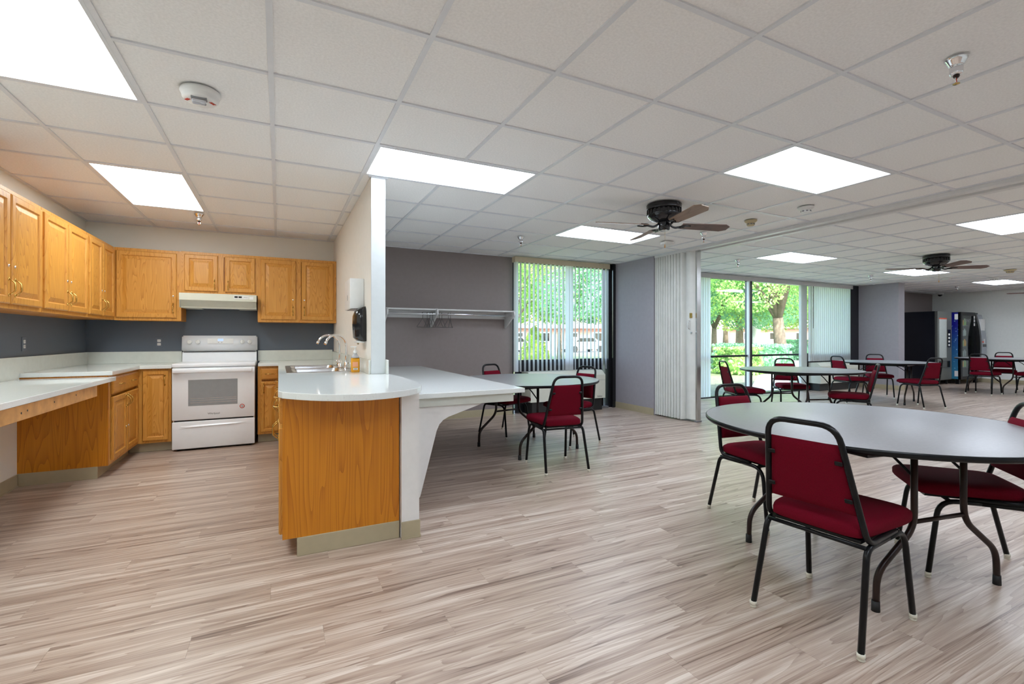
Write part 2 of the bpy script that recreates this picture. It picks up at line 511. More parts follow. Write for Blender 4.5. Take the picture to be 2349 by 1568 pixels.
# ------------------------------------------------------------------ mesh helpers
class MB:
    def __init__(self):
        self.v, self.f, self.s = [], [], []

    def add(self, vs, fs, smooth=False):
        o = len(self.v)
        self.v += [tuple(x) for x in vs]
        self.f += [tuple(i + o for i in f) for f in fs]
        self.s += [smooth] * len(fs)
        return self

    def box(self, x0, x1, y0, y1, z0, z1, bev=0.0, seg=1):
        if bev <= 0:
            vs = [(x, y, z) for x in (x0, x1) for y in (y0, y1) for z in (z0, z1)]
            fs = [(0, 1, 3, 2), (4, 6, 7, 5), (0, 4, 5, 1), (2, 3, 7, 6), (0, 2, 6, 4), (1, 5, 7, 3)]
            return self.add(vs, fs)
        bm = bmesh.new()
        bmesh.ops.create_cube(bm, size=1)
        for v in bm.verts:
            v.co = Vector(((x0 + x1) / 2 + v.co.x * (x1 - x0), (y0 + y1) / 2 + v.co.y * (y1 - y0), (z0 + z1) / 2 + v.co.z * (z1 - z0)))
        bmesh.ops.bevel(bm, geom=bm.edges[:], offset=bev, segments=seg, profile=0.5, affect='EDGES')
        bm.verts.index_update()
        self.add([v.co for v in bm.verts], [[v.index for v in f.verts] for f in bm.faces], seg > 1)
        bm.free()
        return self

    def tube(self, path, r, n=8, closed=False, caps=True, phase=0.0, smooth=True):
        P = [Vector(p) for p in path]
        K = len(P)
        R = r if isinstance(r, (list, tuple)) else [r] * K
        T = []
        for i in range(K):
            a = P[(i - 1) % K] if (closed or i > 0) else P[i]
            c = P[(i + 1) % K] if (closed or i < K - 1) else P[i]
            T.append((c - a).normalized())
        u = T[0].orthogonal().normalized()
        if abs(T[0].z) < 0.9:
            u = T[0].cross(Vector((0, 0, 1))).normalized()
        vs, fs = [], []
        for i in range(K):
            t = T[i]
            u = (u - t * u.dot(t)).normalized()
            w = t.cross(u)
            for k in range(n):
                a = 2 * math.pi * k / n + phase
                vs.append(P[i] + (u * math.cos(a) + w * math.sin(a)) * R[i])
        for i in range(K if closed else K - 1):
            j = (i + 1) % K
            for k in range(n):
                l = (k + 1) % n
                fs.append((i * n + k, i * n + l, j * n + l, j * n + k))
        self.add(vs, fs, smooth)
        if caps and not closed:
            o = len(self.v) - len(vs)
            self.f += [tuple(o + k for k in range(n))[::-1], tuple(o + (K - 1) * n + k for k in range(n))]
            self.s += [False, False]
        return self

    def cyl(self, p0, p1, r0, r1=None, n=16, smooth=True):
        return self.tube([p0, p1], [r0, r0 if r1 is None else r1], n, smooth=smooth)

    def lathe(self, prof, n=24, c=(0, 0, 0), smooth=True, caps=True):
        vs, fs = [], []
        for (r, z) in prof:
            for k in range(n):
                a = 2 * math.pi * k / n
                vs.append((c[0] + r * math.cos(a), c[1] + r * math.sin(a), c[2] + z))
        for i in range(len(prof) - 1):
            for k in range(n):
                l = (k + 1) % n
                fs.append((i * n + k, i * n + l, (i + 1) * n + l, (i + 1) * n + k))
        self.add(vs, fs, smooth)
        o = len(self.v) - len(vs)
        for i, rev in ((0, True), (len(prof) - 1, False)):
            if caps and prof[i][0] > 1e-6:
                t = tuple(o + i * n + k for k in range(n))
                self.f.append(t[::-1] if rev else t)
                self.s.append(False)
        return self

    def prism(self, poly, a0, a1, axis='z'):
        k = len(poly)
        def pt(p, a):
            return {'z': (p[0], p[1], a), 'y': (p[0], a, p[1]), 'x': (a, p[0], p[1])}[axis]
        vs = [pt(p, a0) for p in poly] + [pt(p, a1) for p in poly]
        fs = [tuple(range(k))[::-1], tuple(range(k, 2 * k))]
        fs += [(i, (i + 1) % k, k + (i + 1) % k, k + i) for i in range(k)]
        return self.add(vs, fs)

    def xf(self, M):
        self.v = [tuple(M @ Vector(p)) for p in self.v]
        return self

    def mesh(self, name):
        me = bpy.data.meshes.new(name)
        me.from_pydata(self.v, [], self.f)
        bm = bmesh.new()
        bm.from_mesh(me)
        bmesh.ops.recalc_face_normals(bm, faces=bm.faces[:])
        bm.to_mesh(me)
        bm.free()
        me.polygons.foreach_set('use_smooth', self.s)
        me.update()
        return me

    def ob(self, name, mat, parent=None, loc=(0, 0, 0), rot=(0, 0, 0)):
        me = self.mesh(name)
        me.materials.append(MATS[mat])
        return link(name, me, parent, loc, rot)


def link(name, data, parent=None, loc=(0, 0, 0), rot=(0, 0, 0)):
    o = bpy.data.objects.new(name, data)
    COL.objects.link(o)
    o.location = loc
    o.rotation_euler = rot
    if parent is not None:
        o.parent = parent
    return o


def thing(name, label, cat, loc=(0, 0, 0), rotz=0.0, group=None):
    o = link(name, None, None, loc, (0, 0, rotz))
    o.empty_display_size = 0.1
    o['label'] = label
    o['category'] = cat
    if group:
        o['group'] = group
    return o


def tag(o, label, cat, group=None):
    o['label'] = label
    o['category'] = cat
    if group:
        o['group'] = group
    return o


def struct(o, label=None):
    o['kind'] = 'structure'
    if label:
        o['label'] = label
    return o


def copy_tree(o, parent=None):
    c = o.copy()
    COL.objects.link(c)
    c.parent = parent
    for ch in list(o.children):
        copy_tree(ch, c)
    return c


def fillet(pts, rad, seg=5):
    out = [Vector(pts[0])]
    for i in range(1, len(pts) - 1):
        p, a, c = Vector(pts[i]), Vector(pts[i - 1]), Vector(pts[i + 1])
        r = rad[i] if isinstance(rad, (list, tuple)) else rad
        d1, d2 = (a - p), (c - p)
        r = min(r, d1.length * 0.49, d2.length * 0.49)
        A, B = p + d1.normalized() * r, p + d2.normalized() * r
        for k in range(seg + 1):
            t = k / seg
            out.append(A * (1 - t) ** 2 + p * 2 * t * (1 - t) + B * t ** 2)
    out.append(Vector(pts[-1]))
    return out


def text(name, body, size, mat, parent, loc, rot, extrude=0.0006, align='CENTER'):
    cu = bpy.data.curves.new(name, 'FONT')
    cu.body = body
    cu.size = size
    cu.extrude = extrude
    cu.align_x = align
    cu.align_y = 'CENTER'
    tmp = bpy.data.objects.new(name, cu)
    COL.objects.link(tmp)
    bpy.context.view_layer.update()
    me = bpy.data.meshes.new_from_object(tmp)
    bpy.data.objects.remove(tmp)
    bpy.data.curves.remove(cu)
    me.materials.clear()
    me.materials.append(MATS[mat])
    return link(name, me, parent, loc, rot)


def pillow(fn, nu, nv, top, bot, p=6, edge=0.12):
    """closed cushion; fn(u,v)->(centre, normal); thickness eases to the rim"""
    vs, fs = [], []
    def rim(u, v):
        return max(0.0, (1 - abs(u) ** p)) ** 0.45 * max(0.0, (1 - abs(v) ** p)) ** 0.45
    us = [math.sin(math.pi / 2 * (-1 + 2 * i / nu)) for i in range(nu + 1)]
    vv = [math.sin(math.pi / 2 * (-1 + 2 * j / nv)) for j in range(nv + 1)]
    for side, th in ((1, top), (-1, bot)):
        for j in range(nv + 1):
            for i in range(nu + 1):
                c, n = fn(us[i], vv[j])
                vs.append(Vector(c) + Vector(n) * side * th * (edge + (1 - edge) * rim(us[i], vv[j])))
    W = nu + 1
    H = W * (nv + 1)
    for j in range(nv):
        for i in range(nu):
            a = j * W + i
            fs.append((a, a + 1, a + W + 1, a + W))
            fs.append((H + a, H + a + W, H + a + W + 1, H + a + 1))
    for i in range(nu):
        a = i
        fs.append((a, H + a, H + a + 1, a + 1))
        a = nv * W + i
        fs.append((a, a + 1, H + a + 1, H + a))
    for j in range(nv):
        a = j * W
        fs.append((a, a + W, H + a + W, H + a))
        a = j * W + nu
        fs.append((a, H + a, H + a + W, a + W))
    m = MB()
    m.add(vs, fs, True)
    return m


def in_view(x, y, z=0.0, margin=60):
    dx, dy = x - CX, y - CY
    d = dx * math.sin(YAW) + dy * math.cos(YAW)
    if d < 0.15:
        return False
    u = 1174.5 + FPX * (dx * math.cos(YAW) - dy * math.sin(YAW)) / d
    v = HORIZON - FPX * (z - CZ) / d
    return -margin < u < 2349 + margin and -margin < v < 1568 + margin

# ------------------------------------------------------------------ the shell
H = 2.44
XL, YB, YW = -1.83, -5.2, 4.05        # left wall, wall behind, window wall
PX0, PX1 = 0.68, 0.785                # stub wall between kitchen and hall
CT_ = 0.90
XF = 17.0                             # far wall

# floor: slab and its planks
slab = struct(MB().box(XL - 0.1, XF + 0.1, YB - 0.1, 4.45, -0.12, -0.0035).ob('floor', 'underlay'), 'wood-look vinyl plank floor')
plank_data = []
r0 = int(math.floor((YB - PY0) / PW))
r1 = int(math.ceil((4.30 - PY0) / PW))
for r in range(r0, r1):
    y0, y1 = PY0 + r * PW, PY0 + (r + 1) * PW
    y0, y1 = max(y0, YB), min(y1, 4.30)
    if y1 - y0 < 0.01:
        continue
    off = ((r * 0.387 + 100.0) % 1.0) * PL
    c0 = int(math.floor((XL + off) / PL))
    c1 = int(math.ceil((XF + off) / PL))
    for c in range(c0, c1):
        x0, x1 = max(c * PL - off, XL), min((c + 1) * PL - off, XF)
        if x1 - x0 > 0.01:
            plank_data.append((x0, x1, y0, y1))
def rank(p):
    x, y = (p[0] + p[1]) / 2, (p[2] + p[3]) / 2
    vis = any(in_view(a, b_) for a in (p[0], x, p[1]) for b_ in (p[2], p[3]))
    return (not vis, (x - CX) ** 2 + (y - CY) ** 2)
plank_data.sort(key=rank)
std = {}
rest = MB()
G = 0.0003
for i, (x0, x1, y0, y1) in enumerate(plank_data):
    w, h = x1 - x0, y1 - y0
    if i < 300:
        key = (round(w, 4), round(h, 4))
        if key not in std:
            me = MB().box(-w / 2 + G, w / 2 - G, -h / 2 + G, h / 2 - G, -0.004, 0).mesh('plank')
            me.materials.append(MATS['vinyl_plank'])
            std[key] = me
        link('plank', std[key], slab, ((x0 + x1) / 2, (y0 + y1) / 2, 0))
    else:
        rest.box(x0 + G, x1 - G, y0 + G, y1 - G, -0.004, 0)
o = rest.ob('plank_field', 'vinyl_plank', slab)
o['kind'] = 'stuff'

# walls
def wall(name, mat, *b, label=None):
    return struct(MB().box(*b).ob(name, mat), label)

wall('wall_left', 'wall_kitchen', XL - 0.12, XL, YB, YW, 0, 2.6, label='kitchen side wall, cream above and slate blue below')
wall('wall_kitchen_back', 'wall_kitchen', XL - 0.12, PX0 + 0.02, YW, YW + 0.15, 0, 2.6, label='kitchen back wall, cream above and slate blue behind the range')
wall('wall_window', 'wall_taupe', PX0 + 0.02, 3.30, YW, YW + 0.15, 0, 2.6, label='taupe wall behind the coat rack')
wall('wall_divider', 'wall_cream', PX0, PX1, 1.25, YW, 0, H + 0.004, label='white stub wall ending beside the sink')
MB().box(PX0 - 0.002, PX1 + 0.002, 1.238, 1.25, CT_ + 0.001, H).ob('end_strip_dimmed', 'end_grey_dimmed', bpy.data.objects['wall_divider'])  # strip on the wall end, greyed to offset glare from the panel beside it
MB().box(PX0 - 0.02, PX1 + 0.02, 1.225, 1.26, H - 0.006, H + 0.003).ob('cap_plate', 'grid_metal', bpy.data.objects['wall_divider'])
wall('wall_divider_low', 'wall_white', PX0, PX1, 0.235, 1.25, 0, 0.862, label='low white wall under the rounded counter')
wall('wall_pier', 'wall_lavender', 5.19, 5.44, 2.98, YW + 0.15, 0, 2.6, label='grey lavender pier between the two windows')
wall('wall_pier_far', 'wall_lavender', 12.66, 12.92, 3.17, 4.45, 0, 2.6, label='grey lavender pier past the long window')
wall('wall_alcove', 'wall_taupe', 12.92, XF, 4.30, 4.45, 0, 2.6, label='dark taupe wall behind the vending machines')
wall('wall_far', 'wall_far', XF, XF + 0.12, YB, 4.45, 0, 2.6, label='pale grey green end wall')
wall('wall_back', 'wall_white', XL - 0.12, XF + 0.12, YB - 0.12, YB, 0, 2.6)

# low vinyl bases
def base(name, *segs):
    root = None
    m = MB()
    for (x0, x1, y0, y1) in segs:
        m.box(x0, x1, y0, y1, 0.0, 0.102, 0.003)
        m.box(x0 - (0.006 if x1 - x0 < .05 else 0), x1 + (0.006 if x1 - x0 < .05 else 0), y0 - (0.006 if y1 - y0 < .05 else 0), y1 + (0.006 if y1 - y0 < .05 else 0), 0.0, 0.008)
    return struct(m.ob(name, 'vinyl_base'))
base('baseboard_left', (XL, XL + 0.006, YB, 2.57))
base('baseboard_window', (0.79, 3.30, YW - 0.006, YW))
base('baseboard_divider', (PX0 - 0.002, PX1 + 0.006, 0.227, 0.235), (PX1, PX1 + 0.006, 0.235, YW - 0.01))
base('baseboard_pier', (5.184, 5.19, 2.98, 3.98))
base('baseboard_pier_far', (12.654, 12.66, 3.17, 3.98), (12.66, 12.92, 3.164, 3.17))
base('baseboard_far', (XF - 0.006, XF, YB, 4.3))
base('baseboard_alcove', (12.92, XF - 0.01, 4.294, 4.30))

# ------------------------------------------------------------------ ceiling: slab, tiles, T-bars, lights
T = 0.6096
ceil = struct(MB().box(XL - 0.12, XF + 0.12, YB - 0.12, 4.45, 2.50, 2.62).ob('ceiling', 'ceiling_void'), 'suspended ceiling of square acoustic tiles in a white grid')
R1X = [XL] + [i * T for i in range(-2, 9)] + [5.20]
R2X = [5.45] + [5.53 + k * T for k in range(0, 19)] + [XF]
RY = [YB] + [j * T for j in range(-8, 7)] + [YW]
LIGHTS = []       # (x0,x1,y0,y1,label)
def L1(i0, i1, j0, j1, lab):
    LIGHTS.append((i0 * T, i1 * T, j0 * T, j1 * T, lab))
def L2(k0, k1, j0, j1, lab):
    LIGHTS.append((5.53 + k0 * T, 5.53 + k1 * T, j0 * T, j1 * T, lab))
L1(-2, -1, -1, 1, 'ceiling light panel over the floor before the kitchen, beside the fire alarm')
L1(-2, -1, 3, 5, 'ceiling light panel over the kitchen beside a sprinkler head')
L1(1, 3, 1, 2, 'ceiling light panel over the lower counter, touching the stub wall corner')
L1(5, 7, 3, 4, 'ceiling light panel behind the fan near the slatted window')
L1(5, 7, -1, 0, 'ceiling light panel over the big bare table, before the white detector')
L2(2, 4, 3, 4, 'ceiling light panel near the long window with parked blinds')
L2(8, 10, 3, 4, 'ceiling light panel behind the farther ceiling fan')
L2(14, 16, 3, 4, 'ceiling light panel nearest the vending machines')
L2(2, 4, -1, 0, 'ceiling light panel just past the partition track')
L1(1, 3, -5, -4, 'added ceiling light panel over the unseen near end of the room')  # from here down: out-of-view panels, added to raise the room light
L1(-2, -1, -5, -3, 'added ceiling light panel over the unseen near end of the room')
L1(5, 7, -5, -4, 'added ceiling light panel over the unseen near end of the room')
L2(8, 10, -1, 0, 'added ceiling light panel over the unseen near side of the second hall')
L2(14, 16, -1, 0, 'added ceiling light panel over the unseen near side of the second hall')
L2(2, 4, -5, -4, 'added ceiling light panel over the unseen near side of the second hall')
L2(14, 16, -5, -4, 'added ceiling light panel over the unseen near side of the second hall')  # added out of view to brighten the far end wall
L2(8, 10, -5, -4, 'added ceiling light panel over the unseen near side of the second hall')

def lit(x, y):
    return any(a < x < b_ and c < y < d for a, b_, c, d, _ in LIGHTS)

cells = []
for XS in (R1X, R2X):
    for x0, x1 in zip(XS, XS[1:]):
        ys = RY + ([4.30] if x0 > 12.9 else [])
        for y0, y1 in zip(ys, ys[1:]):
            if not lit((x0 + x1) / 2, (y0 + y1) / 2):
                cells.append((x0, x1, y0, y1))
def crank(p):
    x, y = (p[0] + p[1]) / 2, (p[2] + p[3]) / 2
    vis = any(in_view(a, b_, H) for a in (p[0], x, p[1]) for b_ in (p[2], y, p[3]))
    return (not vis, (x - CX) ** 2 + (y - CY) ** 2)
cells.sort(key=crank)
tmesh = {}
rest = MB()
for i, (x0, x1, y0, y1) in enumerate(cells):
    w, h = x1 - x0 - 0.004, y1 - y0 - 0.004
    if i < 300:
        key = (round(w, 3), round(h, 3))
        if key not in tmesh:
            me = MB().box(-w / 2, w / 2, -h / 2, h / 2, 0, 0.018).mesh('ceiling_tile')
            me.materials.append(MATS['ceiling_tile'])
            tmesh[key] = me
        link('ceiling_tile', tmesh[key], ceil, ((x0 + x1) / 2, (y0 + y1) / 2, H + 0.008))
    else:
        rest.box(x0 + .002, x1 - .002, y0 + .002, y1 - .002, H + 0.008, H + 0.026)
o = rest.ob('ceiling_tile_field', 'ceiling_tile', ceil)
o['kind'] = 'stuff'

def bar(x0, x1, y0, y1, z=0.0):
    m = MB().box(x0, x1, y0, y1, H + z, H + z + 0.009)
    return m.ob('grid_bar', 'grid_metal', ceil)
def runs(a, b_, cuts):
    out, p = [], a
    for c, d in sorted(cuts):
        if c > p:
            out.append((p, c))
        p = max(p, d)
    if p < b_:
        out.append((p, b_))
    return out
for XS in (R1X, R2X):
    ytop = 4.30 if XS is R2X else YW
    for x in XS[1:-1]:
        for a, b_ in runs(YB, YW, [(l[2], l[3]) for l in LIGHTS if l[0] + 0.05 < x < l[1] - 0.05]):
            bar(x - 0.012, x + 0.012, a, b_)
    bar(XS[0], XS[0] + 0.022, YB, YW, -0.001)
    bar(XS[-1] - 0.022, XS[-1], YB, ytop, -0.001)
    for y in RY[1:-1]:
        for a, b_ in runs(XS[0], XS[-1], [(l[0], l[1]) for l in LIGHTS if l[2] + 0.05 < y < l[3] - 0.05 and XS[0] <= l[0] < XS[-1]]):
            bar(a, b_, y - 0.012, y + 0.012, 0.0006)
    bar(XS[0], XS[-1], YW - 0.022, YW, -0.001)

for (x0, x1, y0, y1, lab) in LIGHTS:
    t = thing('ceiling_light', lab, 'ceiling light', ((x0 + x1) / 2, (y0 + y1) / 2, H), 0, 'fluorescent ceiling panels')
    w, h = (x1 - x0) / 2 - 0.012, (y1 - y0) / 2 - 0.012
    fr = MB()
    e = 0.016
    fr.box(-w, w, -h, -h + e, -0.001, 0.02).box(-w, w, h - e, h, -0.001, 0.02).box(-w, -w + e, -h + e, h - e, -0.001, 0.02).box(w - e, w, -h + e, h - e, -0.001, 0.02)
    fr.ob('frame', 'grid_metal', t)
    MB().box(-w + e, w - e, -h + e, h - e, 0.006, 0.014).ob('diffuser', 'lamp_panel_warm' if x1 < 0.5 else 'lamp_panel', t)

# partition track across the ceiling
tr = struct(MB().box(5.20, 5.27, YB, 2.98, H - 0.035, H + 0.01, 0.004).ob('trim_1', 'white_trim'), 'white ceiling track of the folding partition')
MB().box(5.38, 5.45, YB, 2.98, H - 0.035, H + 0.01, 0.004).ob('side_rail', 'white_trim', tr)
MB().box(5.27, 5.38, YB, 2.98, H - 0.012, H + 0.01).ob('channel', 'white_trim', tr)
MB().box(5.318, 5.332, YB, 2.98, H - 0.0135, H - 0.011).ob('slot', 'black_metal', tr)
MB().box(5.20, 5.45, 2.98, 2.985, H - 0.02, H + 0.01).ob('end_plate', 'white_trim', tr)

# ------------------------------------------------------------------ kitchen cabinets
def handle_mesh(length=0.096, proj=0.028, horiz=False):
    m = MB()
    pts = []
    for k in range(13):
        t = k / 12
        a = math.sin(math.pi * t)
        pts.append((0, -0.004 - proj * min(1, a * 1.35) ** 0.8, -length / 2 + length * t))
    rad = [0.0032 + 0.0022 * math.sin(math.pi * k / 12) ** 4 + (0.0008 if k % 2 else 0) for k in range(13)]
    m.tube(pts, rad, 8)
    for s in (-1, 1):
        m.tube([(0, 0, s * length / 2), (0, -0.004, s * length / 2)], [0.009, 0.006], 10)
        m.tube([(0, -0.0015, s * length / 2), (0, -0.0015, s * (length / 2 + 0.014))], [0.006, 0.002], 8)
    if horiz:
        m.xf(Matrix.Rotation(math.pi / 2, 4, 'Y'))
    me = m.mesh('handle')
    me.materials.append(MATS['brass'])
    return me
HV, HH = handle_mesh(), handle_mesh(0.085, 0.022, True)
lk = MB().lathe([(0.0, 0.006), (0.006, 0.006), (0.0095, 0.003), (0.0095, 0.0)], 14).xf(Matrix.Rotation(math.pi / 2, 4, 'X')).mesh('lock')
lk.materials.append(MATS['chrome'])

def front(parent, name, x0, x1, z0, z1, hside=None, hz=None, lockz=None, drawer_pulls=None, y=0.0, rail=0.052):
    """raised-panel front at the face plane y, facing -y"""
    w, h = (x1 - x0) / 2, (z1 - z0) / 2
    th = 0.019
    rail = min(rail, w * 0.42, h * 0.42)
    def ring(spec):
        vs, fs = [], []
        for (ins, yy) in spec:
            a, c = w - ins, h - ins
            vs += [(-a, yy, -c), (a, yy, -c), (a, yy, c), (-a, yy, c)]
        for i in range(len(spec) - 1):
            for k in range(4):
                l = (k + 1) % 4
                fs.append((i * 4 + k, i * 4 + l, (i + 1) * 4 + l, (i + 1) * 4 + k))
        n = len(spec) - 1
        return vs, fs, n
    if drawer_pulls is not None:
        vs, fs, n = ring([(0, 0), (0, -0.012), (0.014, -th), (0.03, -th)])
        fs.append((n * 4, n * 4 + 1, n * 4 + 2, n * 4 + 3))
        fs.append((3, 2, 1, 0))
        d = MB().add(vs, fs).ob(name, 'oak_rail', parent, ((x0 + x1) / 2, y, (z0 + z1) / 2))
        for px in drawer_pulls:
            link('handle', HH, d, (px, -th, 0))
        return d
    vs, fs, n = ring([(0, 0), (0, -0.013), (0.007, -th), (rail - 0.008, -th), (rail - 0.004, -th + 0.004), (rail, -0.008)])
    fs.append((3, 2, 1, 0))
    d = MB().add(vs, fs).ob(name, 'oak_door', parent, ((x0 + x1) / 2, y, (z0 + z1) / 2))
    vs, fs, n = ring([(rail - 0.001, -0.008), (rail + 0.006, -0.0085), (rail + 0.036, -0.0175), (rail + 0.040, -0.0175)])
    fs.append((n * 4, n * 4 + 1, n * 4 + 2, n * 4 + 3))
    MB().add(vs, fs).ob('raised_panel', 'oak_door', d)
    if hside:
        link('handle', HV, d, (hside * (w - 0.03), -th, hz - (z0 + z1) / 2))
    if lockz:
        link('lock', lk, d, ((hside or 1) * (w - 0.03), -th, lockz - (z0 + z1) / 2))
    return d

def carcass(t, w, d, z0, z1, kick=0.0):
    m = MB()
    m.box(0, w, 0.02, d, z0, z1)
    m.ob('body', 'oak_veneer', t)
    f = MB()
    s = 0.04
    f.box(0, s, 0, 0.02, z0, z1).box(w - s, w, 0, 0.02, z0, z1).box(s, w - s, 0, 0.02, z0, z0 + s).box(s, w - s, 0, 0.02, z1 - s, z1)
    f.ob('face_frame', 'oak_door', t)
    if kick:
        MB().box(0.0, w, 0.075, d, 0, kick, 0.002).ob('toe_kick', 'vinyl_base', t)

def upper(name, label, loc, rotz, w, z0, z1, doors, handles, d=0.315, lock=True, stile=False):
    t = thing(name, label, 'cabinet', loc, rotz, 'oak wall cabinets')
    carcass(t, w, d, z0, z1)
    for (a, b_), hs in zip(doors, handles):
        front(t, 'door', a, b_, z0 + 0.03, z1 - 0.03, hs, z0 + 0.03 + 0.105 if z1 - z0 > 0.5 else z0 + 0.03 + 0.075, (z0 + 0.27) if lock else None)
    if stile:
        c = w / 2
        MB().box(c - 0.03, c + 0.03, 0.0, 0.02, z0 + 0.04, z1 - 0.04).ob('centre_stile', 'oak_door', t)
    return t

UZ0, UZ1 = 1.37, 2.135
YU = 3.735
upper('wall_cabinet', 'oak wall cabinet with one wide door in the kitchen corner', (-1.515, YU, 0), 0, 0.585, UZ0, UZ1, [(0.022, 0.545)], [1])
upper('wall_cabinet', 'short oak wall cabinet with two small doors above the range hood', (-0.93, YU, 0), 0, 0.742, 1.675, UZ1 + 0.005, [(0.03, 0.345), (0.415, 0.715)], [1, -1], lock=False, stile=True)
upper('wall_cabinet', 'oak wall cabinet with two wavy-grained doors beside the stub wall', (-0.188, YU, 0), 0, 0.866, UZ0, UZ1 + 0.005, [(0.03, 0.405), (0.47, 0.83)], [1, -1], stile=True)
XU = -1.515
R90 = math.pi / 2
upper('wall_cabinet', 'narrow two-door oak wall cabinet next to the corner cabinet', (XU, 2.965, 0), R90, 0.765, UZ0, UZ1, [(0.02, 0.365), (0.385, 0.735)], [1, -1])
upper('wall_cabinet', 'two-door oak wall cabinet in the middle of the side wall row', (XU, 2.06, 0), R90, 0.90, UZ0, UZ1, [(0.015, 0.44), (0.46, 0.885)], [1, -1])
upper('wall_cabinet', 'two-door oak wall cabinet farthest from the kitchen corner', (XU, 1.13, 0), R90, 0.925, UZ0, UZ1, [(0.015, 0.445), (0.465, 0.90)], [1, -1])

CT = 0.90
BZ = 0.865
# base cabinets
def lower(name, label, loc, rotz, w, d, label_extra=None):
    t = thing(name, label, 'cabinet', loc, rotz, 'oak base cabinets')
    carcass(t, w, d, 0.10, BZ, 0.10)
    return t
t = lower('base_cabinet', 'oak base cabinet with one wide drawer and two doors beside the lower counter', (-1.262, 2.585, 0), R90, 0.905, 0.568)
front(t, 'drawer', 0.05, 0.86, 0.70, 0.845, drawer_pulls=(-0.19, 0.19))
front(t, 'door', 0.05, 0.45, 0.13, 0.675, 1, 0.60, 0.36)
front(t, 'door', 0.465, 0.86, 0.13, 0.675, -1, 0.60, 0.36)
MB().box(-0.02, 0.0, 0.0, 0.568, 0.10, BZ - 0.0).ob('end_panel', 'oak_veneer', t)
MB().box(-0.026, -0.02, 0.07, 0.562, 0.0, 0.102, 0.002).ob('end_base', 'vinyl_base', t)
t = lower('base_cabinet', 'narrow oak base cabinet with a single tall door beside the range', (-1.26, 3.47, 0), 0, 0.285, 0.578)
front(t, 'door', 0.045, 0.262, 0.125, 0.845, 1, 0.745, rail=0.045)
MB().box(-0.085, 0.0, 0.075, 0.12, 0, 0.10, 0.002).ob('toe_kick', 'vinyl_base', t)
t = lower('base_cabinet', 'oak base cabinet with a drawer over a door on the sink side of the range', (-0.178, 3.47, 0), 0, 0.226, 0.578)
front(t, 'drawer', 0.03, 0.21, 0.715, 0.84, drawer_pulls=(0.0,))
front(t, 'door', 0.03, 0.21, 0.125, 0.69, -1, 0.62, rail=0.045)
# peninsula, fronts face -X
t = lower('base_cabinet', 'oak base cabinet at the rounded counter end with a big veneer end panel', (0.052, 1.325, 0), -R90, 1.035, 0.622)
front(t, 'drawer', 0.03, 0.50, 0.715, 0.845, drawer_pulls=(0.0,))
front(t, 'drawer', 0.52, 1.00, 0.715, 0.845, drawer_pulls=(0.0,))
front(t, 'door', 0.03, 0.50, 0.115, 0.69, 1, 0.60)
front(t, 'door', 0.52, 1.01, 0.115, 0.69, -1, 0.60)
MB().box(1.035, 1.053, -0.001, 0.622, 0.10, BZ).ob('end_panel', 'oak_veneer', t)
MB().box(1.035, 1.061, 0.07, 0.622, 0.0, 0.10, 0.002).ob('end_base', 'vinyl_base', t)
t = lower('base_cabinet', 'oak sink base cabinet under the steel double sink', (0.052, 2.735, 0), -R90, 1.405, 0.622)
front(t, 'drawer', 0.04, 0.69, 0.715, 0.845, drawer_pulls=(0.0,))
front(t, 'drawer', 0.71, 1.37, 0.715, 0.845, drawer_pulls=(0.0,))
front(t, 'door', 0.04, 0.69, 0.115, 0.69, 1, 0.60)
front(t, 'door', 0.71, 1.37, 0.115, 0.69, -1, 0.60)
t = lower('base_cabinet', 'oak base cabinet between the sink and the kitchen back wall', (0.052, 3.46, 0), -R90, 0.72, 0.622)
front(t, 'door', 0.08, 0.69, 0.115, 0.845, 1, 0.60)

# worktops
def slab_ob(name, poly, z0, z1, mat='quartz', bev=0.003):
    bm = bmesh.new()
    vs = [bm.verts.new((x, y, z0)) for x, y in poly]
    f = bm.faces.new(vs)
    ex = bmesh.ops.extrude_face_region(bm, geom=[f])
    for e in ex['geom']:
        if isinstance(e, bmesh.types.BMVert):
            e.co.z = z1
    bmesh.ops.recalc_face_normals(bm, faces=bm.faces[:])
    eg = [e for e in bm.edges if abs(e.verts[0].co.z - e.verts[1].co.z) < 1e-6 and e.is_manifold and len(e.link_faces) == 2 and abs(e.link_faces[0].normal.dot(e.link_faces[1].normal)) < 0.5]
    if bev:
        bmesh.ops.bevel(bm, geom=eg, offset=bev, segments=2, profile=0.5, affect='EDGES')
    me = bpy.data.meshes.new(name)
    bm.to_mesh(me)
    bm.free()
    me.materials.append(MATS[mat])
    return link(name, me)

w1 = slab_ob('worktop', [(XL, 2.555), (-1.232, 2.555), (-1.232, 3.435), (-0.968, 3.435), (-0.968, YW), (XL, YW)], BZ, CT)
tag(w1, 'white quartz worktop turning the kitchen corner beside the range', 'worktop')
w2 = thing('worktop', 'white quartz worktop with the sink and a rounded free end', 'worktop', (0, 0, 0))
SX0, SX1, SY0, SY1 = 0.10, 0.61, 1.60, 2.66
curve = [(0.03, 0.27), (0.05, 0.205), (0.115, 0.115), (0.175, 0.05), (0.23, 0.005), (0.29, -0.032), (0.347, -0.055), (0.40, -0.066), (0.451, -0.069), (0.51, -0.058), (0.568, -0.037), (0.63, -0.002), (0.676, 0.03), (0.735, 0.09), (0.775, 0.16), (0.808, 0.26), (0.822, 0.38), (0.838, 0.60), (0.838, 0.80), (0.828, 1.02), (0.813, 1.20)]
piece = [(SX0, SY0), (0.03, SY0)] + curve + [(0.813, 1.235), (0.675, 1.235), (0.675, SY0)]
o = slab_ob('slab', piece[1:], BZ, CT)
o.parent = w2
o = slab_ob('slab', [(-0.175, 3.435), (0.03, 3.435), (0.03, SY1), (0.675, SY1), (0.675, YW), (-0.175, YW)], BZ, CT)
